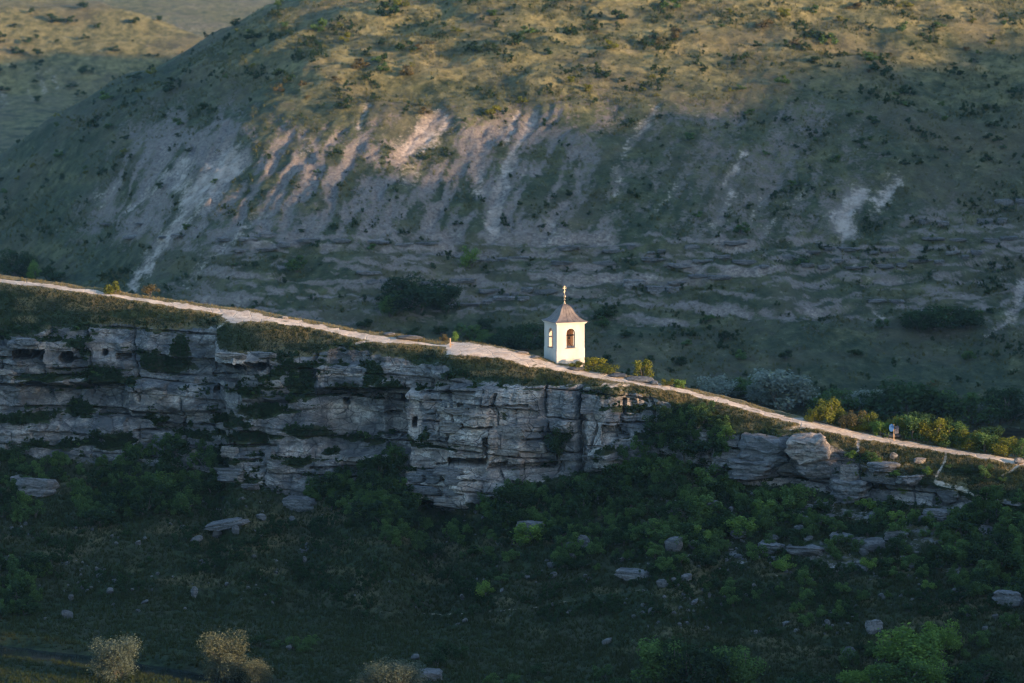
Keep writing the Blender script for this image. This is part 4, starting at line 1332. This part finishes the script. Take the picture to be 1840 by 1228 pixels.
ZONES = [
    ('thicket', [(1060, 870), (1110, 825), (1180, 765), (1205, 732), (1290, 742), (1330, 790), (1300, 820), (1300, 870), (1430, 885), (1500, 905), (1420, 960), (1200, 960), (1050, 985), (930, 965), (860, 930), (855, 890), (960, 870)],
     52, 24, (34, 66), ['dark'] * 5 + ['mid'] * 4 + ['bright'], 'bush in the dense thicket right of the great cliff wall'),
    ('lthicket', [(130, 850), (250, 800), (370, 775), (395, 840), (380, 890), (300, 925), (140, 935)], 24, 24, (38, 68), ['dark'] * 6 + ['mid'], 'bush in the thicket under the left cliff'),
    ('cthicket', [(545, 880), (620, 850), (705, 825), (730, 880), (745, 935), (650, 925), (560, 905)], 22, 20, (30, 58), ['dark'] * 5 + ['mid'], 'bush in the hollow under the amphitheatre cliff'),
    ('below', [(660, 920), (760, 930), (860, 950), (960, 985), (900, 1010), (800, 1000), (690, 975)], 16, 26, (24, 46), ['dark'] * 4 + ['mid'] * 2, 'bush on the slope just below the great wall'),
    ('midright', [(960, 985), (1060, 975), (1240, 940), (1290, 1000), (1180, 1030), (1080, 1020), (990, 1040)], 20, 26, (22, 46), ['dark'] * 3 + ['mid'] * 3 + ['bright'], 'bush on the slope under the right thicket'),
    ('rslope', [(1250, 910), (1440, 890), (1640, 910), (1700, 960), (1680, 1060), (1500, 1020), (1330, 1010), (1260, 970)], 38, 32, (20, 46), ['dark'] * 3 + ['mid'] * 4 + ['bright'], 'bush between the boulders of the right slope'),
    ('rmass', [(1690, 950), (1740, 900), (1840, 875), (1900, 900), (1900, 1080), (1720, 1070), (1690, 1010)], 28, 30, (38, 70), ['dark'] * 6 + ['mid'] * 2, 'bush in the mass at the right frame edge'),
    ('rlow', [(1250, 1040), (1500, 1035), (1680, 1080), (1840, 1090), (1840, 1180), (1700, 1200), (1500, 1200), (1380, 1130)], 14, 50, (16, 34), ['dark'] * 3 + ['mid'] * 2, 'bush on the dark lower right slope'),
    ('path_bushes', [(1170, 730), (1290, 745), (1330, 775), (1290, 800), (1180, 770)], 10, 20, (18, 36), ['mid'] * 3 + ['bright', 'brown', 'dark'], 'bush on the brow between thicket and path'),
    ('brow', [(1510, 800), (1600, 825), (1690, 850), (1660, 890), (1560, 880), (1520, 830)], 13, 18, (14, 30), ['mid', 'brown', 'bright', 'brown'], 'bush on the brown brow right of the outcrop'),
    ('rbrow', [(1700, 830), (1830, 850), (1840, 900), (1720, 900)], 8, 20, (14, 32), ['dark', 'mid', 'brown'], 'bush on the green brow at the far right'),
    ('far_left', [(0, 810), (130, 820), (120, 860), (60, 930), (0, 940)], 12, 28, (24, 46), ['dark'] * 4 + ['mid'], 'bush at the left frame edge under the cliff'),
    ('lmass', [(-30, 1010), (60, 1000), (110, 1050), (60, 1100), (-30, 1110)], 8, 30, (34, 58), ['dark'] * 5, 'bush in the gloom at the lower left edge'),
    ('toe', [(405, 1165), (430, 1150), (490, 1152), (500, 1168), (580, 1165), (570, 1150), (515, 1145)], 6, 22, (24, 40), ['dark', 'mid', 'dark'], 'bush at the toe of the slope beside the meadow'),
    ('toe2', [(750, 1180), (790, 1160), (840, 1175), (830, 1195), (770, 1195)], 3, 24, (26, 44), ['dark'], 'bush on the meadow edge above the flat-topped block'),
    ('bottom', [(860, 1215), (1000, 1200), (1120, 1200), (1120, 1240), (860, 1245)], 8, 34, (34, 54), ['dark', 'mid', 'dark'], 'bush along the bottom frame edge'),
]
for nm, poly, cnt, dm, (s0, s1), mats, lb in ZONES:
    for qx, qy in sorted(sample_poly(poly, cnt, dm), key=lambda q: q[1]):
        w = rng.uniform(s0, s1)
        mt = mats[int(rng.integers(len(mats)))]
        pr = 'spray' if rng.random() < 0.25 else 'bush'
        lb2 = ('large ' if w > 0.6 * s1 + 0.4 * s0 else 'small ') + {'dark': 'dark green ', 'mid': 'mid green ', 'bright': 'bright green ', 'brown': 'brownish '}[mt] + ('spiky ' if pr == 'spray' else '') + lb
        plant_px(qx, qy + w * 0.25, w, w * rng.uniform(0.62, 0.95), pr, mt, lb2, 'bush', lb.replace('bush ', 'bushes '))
# foreground trees at the bottom right
for qx, qy, w, h, mt, lb in [(1190, 1235, 110, 110, 'mid', 'dark rounded tree at the bottom, first of the three left of the bright trees'),
                             (1250, 1240, 120, 115, 'dark', 'dark rounded tree at the bottom, second of the three left of the bright trees'),
                             (1325, 1240, 95, 100, 'mid', 'dark rounded tree at the bottom, third of the three left of the bright trees'),
                             (1640, 1195, 120, 100, 'bright', 'bright green tree high in the lower right corner group'),
                             (1690, 1180, 80, 80, 'bright', 'bright green tree at the upper right of the corner group'),
                             (1560, 1245, 90, 60, 'bright', 'bright green tree cut by the bottom edge'),
                             (1680, 1240, 90, 70, 'bright', 'bright green tree low in the corner group'),
                             (1620, 1240, 100, 70, 'mid', 'mid green tree in the middle of the corner group'),
                             (1760, 1240, 120, 80, 'dark', 'dark tree in the lower right corner'),
                             (1450, 1250, 90, 50, 'dark', 'dark tree between the two bottom groups')]:
    plant_px(qx, qy, w, h, 'tree', mt, lb, 'tree', name='tree')
# pale willows on the river bank
for qx, qy, w, h, mt, lb in [(208, 1220, 98, 88, 'greywillow', 'pale grey-green willow on the river bank at lower left'),
                             (400, 1232, 96, 106, 'olive', 'tall pale willow on the river bank, its top in the sun'),
                             (460, 1242, 56, 66, 'olive', 'small golden willow leaning right of the tall pale willow'),
                             (705, 1250, 108, 80, 'greywillow', 'pale willow at the bottom edge beside the flat-topped block')]:
    plant_px(qx, qy, w, h, 'willow', mt, lb, 'tree', name='willow_tree')

# shrubs rooted on the cliff ledges
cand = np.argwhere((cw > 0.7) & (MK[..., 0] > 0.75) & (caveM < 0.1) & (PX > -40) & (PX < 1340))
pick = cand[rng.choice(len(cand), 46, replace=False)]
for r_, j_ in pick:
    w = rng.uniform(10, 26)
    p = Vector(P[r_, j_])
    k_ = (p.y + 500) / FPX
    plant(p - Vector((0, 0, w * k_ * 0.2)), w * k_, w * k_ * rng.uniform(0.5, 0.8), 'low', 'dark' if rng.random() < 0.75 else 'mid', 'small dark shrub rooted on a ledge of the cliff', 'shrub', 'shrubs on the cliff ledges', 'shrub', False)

# ledges of the rock band on the far hill
GF = 'rock ledges in the band across the far hillside'
for xa, xb, qy, h in [(390, 560, 432, 9), (600, 760, 436, 6), (640, 700, 492, 7), (660, 860, 512, 8), (840, 1000, 470, 7), (860, 1010, 530, 8), (820, 960, 545, 8), (1000, 1200, 452, 7), (1040, 1210, 475, 8), (1120, 1215, 520, 18),
                      (1200, 1310, 505, 8), (1215, 1420, 468, 8), (1230, 1330, 440, 7), (1330, 1480, 486, 8), (1440, 1620, 455, 7), (1500, 1700, 480, 7), (1560, 1640, 540, 6), (1640, 1840, 430, 9), (1650, 1820, 400, 9), (1700, 1840, 460, 8),
                      (420, 520, 455, 7), (220, 330, 430, 7), (180, 260, 400, 6), (1760, 1840, 370, 12)]:
    x_ = xa
    while x_ < xb - 8:
        w_ = float(rng.uniform(14, 46))
        if rng.random() < 0.8:
            p = far_at(x_ + w_ / 2, qy + rng.uniform(-6, 6))[0]
            if np.isfinite(p[0]):
                k_ = (p[1] + 500) / FPX
                o = obj('rock_ledge', BLOCKS[int(rng.integers(5))], loc=Vector(p) + Vector((0, 0.6, 0)))
                o.scale = (w_ * k_ * 0.5, 1.3, h * k_ * 0.5 * rng.uniform(0.6, 1.2))
                o.rotation_euler = (0, rng.uniform(-.05, .05), rng.uniform(-.25, .25))
                tag(o, ('long ' if w_ > 30 else 'short ') + 'rock ledge on the far hillside, ' + ('far left above the path' if x_ < 400 else 'left of the dark tree clump' if x_ < 660 else 'between dark tree clump and tower' if x_ < 960 else 'just above the tower' if x_ < 1220 else 'well right of the tower' if x_ < 1500 else 'near the right frame edge') + (', high up' if qy < 450 else ', low down' if qy > 500 else ''), 'rock', GF)
        x_ += w_ + 3

# ---- the far side: trees at the foot of the hill and shrubs on it
for qx, qy, w, h, pr, mt, lb in [
    (745, 565, 120, 84, 'tree', 'dark', 'large dark tree clump on the far slope left of the tower'), (800, 562, 60, 66, 'tree', 'dark', 'dark tree joined to the right of the large far clump'),
    (700, 568, 50, 50, 'tree', 'mid', 'smaller tree joined to the left of the large far clump'),
    (950, 632, 90, 70, 'tree', 'dark', 'dark tree right behind the tower on its left'), (905, 632, 60, 54, 'tree', 'dark', 'dark tree between the tower and the olive far shrub'),
    (862, 626, 36, 46, 'bush', 'mid', 'olive shrub behind the pale rock left of the tower'), (845, 480, 36, 42, 'spray', 'bright', 'lone yellow-green shrub on the far ledges left of the tower'),
    (535, 486, 44, 34, 'bush', 'mid', 'green shrub on the far slope above the path middle'), (60, 505, 30, 42, 'bush', 'bright', 'bright shrub behind the path at far left'),
    (30, 495, 60, 60, 'tree', 'dark', 'dark tree behind the path at the left edge'), (95, 512, 50, 40, 'bush', 'dark', 'dark bush behind the path right of the bright shrub'),
    (1335, 420, 36, 26, 'bush', 'mid', 'round green shrub high on the far slope'), (1092, 572, 44, 30, 'bush', 'dark', 'dark shrub on the far slope right of the tower roof'),
    (1690, 592, 120, 58, 'tree', 'dark', 'dark tree clump on the far right slope'), (1650, 595, 60, 44, 'tree', 'dark', 'dark tree at the left of the far right clump'), (1740, 590, 60, 50, 'tree', 'dark', 'dark tree at the right of the far right clump'),
    (1300, 712, 80, 52, 'tree', 'silver', 'silvery willow behind the path, leftmost of the row'), (1345, 716, 60, 44, 'tree', 'mid', 'green tree between the silvery willows'),
    (1412, 736, 140, 92, 'tree', 'silver', 'broad silvery willow behind the path, largest of the row'), (1370, 726, 70, 50, 'tree', 'silver', 'silvery willow just left of the largest one'),
    (1500, 740, 90, 56, 'tree', 'mid', 'blue-green tree behind the tall yellow bush'), (1545, 735, 70, 50, 'tree', 'silver', 'small silvery willow left of the great dark tree'),
    (1638, 762, 160, 116, 'tree', 'dark', 'great dark tree in the valley behind the hedge'), (1585, 752, 80, 66, 'tree', 'dark', 'dark tree just left of the great dark tree'),
    (1740, 775, 100, 76, 'tree', 'mid', 'tree in the valley right of the great dark tree'), (1800, 780, 100, 80, 'tree', 'dark', 'dark tree in the valley at the right edge'),
    (1770, 795, 60, 50, 'tree', 'silver', 'silvery tree low in the valley near the right edge'), (1700, 770, 60, 50, 'tree', 'silver', 'grey-green tree under the great dark tree')]:
    plant_px(qx, qy, w, h, pr, mt, lb, 'tree' if pr in ('tree', 'willow') else 'bush', name='tree' if pr in ('tree', 'willow') else 'bush', far=True)
for poly, cnt, dm, (s0, s1), mats, lb in [
    ([(600, 600), (700, 575), (860, 590), (980, 610), (980, 640), (860, 620), (700, 610)], 10, 30, (30, 48), ['dark', 'mid', 'dark'], 'bush in the far thicket behind the crest left of the tower'),
    ([(1060, 590), (1180, 570), (1330, 560), (1400, 640), (1300, 690), (1180, 680), (1060, 655)], 9, 46, (20, 38), ['dark', 'mid', 'dark', 'mid'], 'bush on the far slope right of the tower'),
    ([(1400, 560), (1840, 560), (1840, 720), (1480, 700), (1400, 660)], 8, 60, (16, 32), ['dark', 'mid', 'brown'], 'small bush on the dark far right slope')]:
    for qx, qy in sample_poly(poly, cnt, dm):
        w = rng.uniform(s0, s1)
        plant_px(qx, qy, w, w * rng.uniform(0.6, 0.85), 'bush', mats[int(rng.integers(len(mats)))], lb, 'bush', lb.replace('bush', 'bushes'), far=True)
FARZ = [([(300, 0), (1840, 0), (1840, 110), (1180, 190), (700, 230), (480, 160), (420, 60)], 100, (13, 42), ['dark', 'mid', 'brown', 'yellow', 'dark'], 'shrub on the sunlit grassy top of the far hill'),
        ([(1180, 190), (1840, 110), (1840, 330), (1640, 320), (1400, 290), (1200, 260)], 36, (12, 32), ['dark', 'dark', 'mid'], 'shrub on the shaded upper right of the far hill'),
        ([(420, 20), (480, 170), (330, 250), (0, 400), (0, 250), (300, 100)], 40, (10, 32), ['dark', 'mid', 'dark', 'yellow'], 'shrub on the blue-green left flank of the far hill'),
        ([(250, 250), (700, 250), (1400, 300), (1840, 340), (1840, 540), (1200, 540), (600, 520), (250, 460)], 40, (9, 26), ['dark', 'mid', 'dark'], 'shrub on the pale eroded middle of the far hill')]
for poly, cnt, (s0, s1), mats, lb in FARZ:
    q = np.array(sample_poly(poly, cnt, 16))
    pts = far_at(q[:, 0], q[:, 1])
    for p in pts:
        if np.isfinite(p[0]):
            k_ = (p[1] + 500) / FPX
            w = s0 + (s1 - s0) * rng.random() ** 2
            mt = mats[int(rng.integers(len(mats)))]
            lb2 = ('large ' if w > 0.6 * s1 + 0.4 * s0 else 'small ') + {'dark': 'dark ', 'mid': 'green ', 'yellow': 'yellowish ', 'brown': 'brown '}[mt] + lb
            plant(Vector(p) - Vector((0, 0, 0.2)), w * k_, w * k_ * rng.uniform(0.45, 0.85), 'low', mt, lb2, 'shrub', lb.replace('shrub', 'shrubs'), 'shrub', False)
sx_, sy_, sz_ = SPUR
for _ in range(44):
    qx, qy = rng.uniform(-20, 300), rng.uniform(0, 190)
    a_, b_, c_ = rays(qx, qy)
    for y in np.arange(600, 900, 2.0):
        t_ = (y + 500) / b_
        x = t_ * a_
        zt = sz_[int(np.clip(np.searchsorted(sy_, y), 0, len(sy_) - 1)), int(np.clip(np.searchsorted(sx_, x), 0, len(sx_) - 1))]
        if zt >= CAM[2] + t_ * c_:
            w = rng.uniform(10, 26) * (y + 500) / FPX
            plant(Vector((x, y, zt - 0.2)), w, w * rng.uniform(.5, .8), 'low', 'dark', 'dark shrub on the golden spur at top left', 'shrub', 'shrubs on the golden spur', 'shrub', False)
            break

# ------------------------------------------------------------------ grass and undergrowth (uncountable)
def tuft_mesh(seed, blades, w, spread):
    r = np.random.default_rng(seed)
    V_, F_, mk = [], [], []
    for i in range(blades):
        a = r.uniform(0, 2 * np.pi)
        b0 = np.array([np.cos(a), np.sin(a), 0]) * r.uniform(0, spread * 0.5)
        tip = b0 + np.array([np.cos(a), np.sin(a), 0]) * r.uniform(0.1, spread) + np.array([0, 0, r.uniform(0.55, 1.0)])
        side = np.array([-np.sin(a + r.uniform(-1, 1)), np.cos(a), 0]) * w
        V_ += [b0 - side, b0 + side, tip]
        F_.append([3 * i, 3 * i + 1, 3 * i + 2])
        mk += [[r.random(), 0, r.random(), 1]] * 3
    return mesh_np('tuft', np.array(V_), np.array(F_), False, np.array(mk))


def scatter(name, label, pts, scl, meshes, mat, seed=0):
    col = bpy.data.collections.new(name + '_source')
    for i, m_ in enumerate(meshes):
        me_ = m_.copy()
        me_.materials.clear()
        me_.materials.append(mat)
        col.objects.link(bpy.data.objects.new(name + '_piece', me_))
    me_ = bpy.data.meshes.new(name)
    me_.vertices.add(len(pts))
    me_.vertices.foreach_set('co', np.ascontiguousarray(pts, np.float32).ravel())
    me_.attributes.new('scl', 'FLOAT', 'POINT').data.foreach_set('value', np.ascontiguousarray(scl, np.float32))
    me_.attributes.new('rot', 'FLOAT_VECTOR', 'POINT').data.foreach_set('vector', np.stack([rng.uniform(-.25, .25, len(pts)), rng.uniform(-.25, .25, len(pts)), rng.uniform(0, 6.28, len(pts))], -1).astype(np.float32).ravel())
    o = obj(name, me_, mat)
    ng = bpy.data.node_groups.new(name, 'GeometryNodeTree')
    ng.interface.new_socket('Geometry', in_out='INPUT', socket_type='NodeSocketGeometry')
    ng.interface.new_socket('Geometry', in_out='OUTPUT', socket_type='NodeSocketGeometry')
    N = ng.nodes.new
    gi, go = N('NodeGroupInput'), N('NodeGroupOutput')
    ip, ci_ = N('GeometryNodeInstanceOnPoints'), N('GeometryNodeCollectionInfo')
    ci_.inputs['Collection'].default_value = col
    ci_.inputs['Separate Children'].default_value = True
    ip.inputs['Pick Instance'].default_value = True
    a1, a2 = N('GeometryNodeInputNamedAttribute'), N('GeometryNodeInputNamedAttribute')
    a1.data_type, a2.data_type = 'FLOAT', 'FLOAT_VECTOR'
    a1.inputs['Name'].default_value, a2.inputs['Name'].default_value = 'scl', 'rot'
    lk = ng.links.new
    lk(gi.outputs[0], ip.inputs['Points'])
    lk(ci_.outputs[0], ip.inputs['Instance'])
    lk(a1.outputs[0], ip.inputs['Scale'])
    lk(a2.outputs[0], ip.inputs['Rotation'])
    lk(ip.outputs[0], go.inputs[0])
    o.modifiers.new('scatter', 'NODES').node_group = ng
    tag(o, label, kind='stuff')
    return o


TUFTS = [tuft_mesh(500 + i, 9, 0.06, 0.55) for i in range(4)]
MG = {'grass': leaf_mat('blade_green', (0.014, 0.025, 0.010), (0.056, 0.074, 0.027), (0.044, 0.043, 0.021), 0.2),
      'dry': leaf_mat('blade_dry', (0.16, 0.115, 0.045), (0.36, 0.27, 0.115), (0.16, 0.14, 0.055), 0.3),
      'hill': leaf_mat('blade_hill', (0.045, 0.058, 0.022), (0.13, 0.13, 0.05), (0.13, 0.105, 0.045), 0.2)}
vis = (PX > -60) & (PX < 1900) & (PY < 1250)


def pick_pts(w, n):
    w = (w * vis).ravel()
    # grid cells are unequal: weight by cell area in the picture
    ar = np.abs(np.gradient(PY, axis=0)).ravel()
    idx = rng.choice(w.size, n, p=w * ar / (w * ar).sum())
    jit = rng.uniform(-.12, .12, (n, 3)) * np.array([1, 1, 0])
    return P.reshape(-1, 3)[idx] + jit - np.array([0, 0, 0.03])


np_mask = (MK[..., 1] < 0.25)
vegm = ss(0.5, 0.9, MK[..., 0])
p_ = pick_pts(tal * vegm * np_mask, 42000)
scatter('grass', 'dark green grass over the lower slopes', p_, rng.uniform(0.25, 0.7, len(p_)), TUFTS, MG['grass'])
p_ = pick_pts(brow * vegm * np_mask * (PY < ctop + 4), 12000)
scatter('brow_grass', 'tussocky grass on the brow between path and cliff', p_, rng.uniform(0.2, 0.5, len(p_)), TUFTS, MG['grass'])
p_ = pick_pts(np.clip(MK[..., 3] - 0.3, 0, 1) * np_mask * (PY < ctop), 7000)
scatter('dry_grass', 'golden dry grass fringing the ridge path', p_, rng.uniform(0.14, 0.36, len(p_)), TUFTS, MG['dry'])
p_ = pick_pts((1 - ss(-32.4, -31, P[..., 2])) * np_mask * (chw < 0.4), 22000)
scatter('meadow_grass', 'green meadow grass beside the river', p_, rng.uniform(0.25, 0.75, len(p_)), TUFTS, MG['grass'])
low_me = [m_[0] for m_ in PROT['low']]
p_ = pick_pts(cw * ss(0.6, 0.95, MK[..., 0]) * (caveM < 0.1), 3000)
scatter('undergrowth', 'low dark undergrowth clinging to the cliff', p_, rng.uniform(0.4, 1.0, len(p_)), low_me, ML['dark'])
p_ = pick_pts(tal * ss(0.45, 0.75, vn(PX / 38, PY / 16, 611)) * np_mask * (PY < 1120), 2600)
scatter('undergrowth', 'low undergrowth over the slope below the cliff', p_, rng.uniform(0.5, 1.3, len(p_)), low_me, ML['dark'])
zq_ = []
for nm, poly, cnt, dm, _, mats, lb in ZONES:
    if nm in ('thicket', 'lthicket', 'cthicket', 'below', 'midright', 'rslope', 'rmass', 'rlow', 'far_left', 'lmass'):
        zq_ += sample_poly(poly, {'thicket': 150, 'rmass': 120, 'lthicket': 80, 'cthicket': 70}.get(nm, 26), 8)
zq_ = np.array(zq_)
r_, j_ = near_at_np(zq_[:, 0], zq_[:, 1] + 5)
scatter('undergrowth', 'tangled undergrowth between the bushes below the cliff', P[r_, j_] - np.array([0, 0, .3]), rng.uniform(1.2, 3.0, len(zq_)), [m_[0] for m_ in PROT['bush'][:4]], ML['mid'])
p_ = pick_pts(tal * ss(0.5, 0.75, vn(PX / 50, PY / 22, 631)) * (PY < 1140), 1100)
scatter('rubble', 'small limestone rubble strewn over the slope', p_, 0.08 + 0.34 * rng.random(len(p_)) ** 3, ROCKS[:4], M_ROCKD)
fw = ((hpx > -60) & (hpx < 1900) & (hpy > -40) & (hpy < 780) & (FY < 420)) * np.clip(vegf, 0, 1) * (pale < 0.4)
fw = (fw * (0.25 + ss(0.45, 0.7, vn(hpx / 70, hpy / 25, 621)))).ravel()
idx = rng.choice(fw.size, 26000, p=fw / fw.sum())
scatter('scrub', 'low scrub and tussocks over the far hillside', HP.reshape(-1, 3)[idx] + rng.uniform(-.3, .3, (26000, 3)) * np.array([1, 1, 0]), rng.uniform(0.35, 1.0, 26000), TUFTS, MG['hill'])
fw2 = fw * (ss(0.5, 0.75, vn(hpx / 38, hpy / 16, 641)) ** 2 + 0.03).ravel()
idx = rng.choice(fw.size, 4200, p=fw2 / fw2.sum())
scatter('scrub', 'low dark scrub over the far hillside', HP.reshape(-1, 3)[idx], 0.5 + 1.3 * rng.random(4200) ** 2, low_me, ML['dark'])
#PART3
# ------------------------------------------------------------------ evening haze in the valleys
hm = bpy.data.materials.new('haze_air')
hm.use_nodes = True
hm.node_tree.nodes.clear()
pv = hm.node_tree.nodes.new('ShaderNodeVolumePrincipled')
pv.inputs['Color'].default_value = (0.52, 0.76, 1.0, 1)
pv.inputs['Density'].default_value = 0.000042
pv.inputs['Anisotropy'].default_value = 0.65
ho = hm.node_tree.nodes.new('ShaderNodeOutputMaterial')
hm.node_tree.links.new(pv.outputs[0], ho.inputs['Volume'])
bm = bmesh.new()
bm_box(bm, -6100, 6100, -6100, 6100, -43.5, 135)
tag(bm_obj('haze', bm, hm), 'thin blue evening haze filling the valleys', kind='stuff')
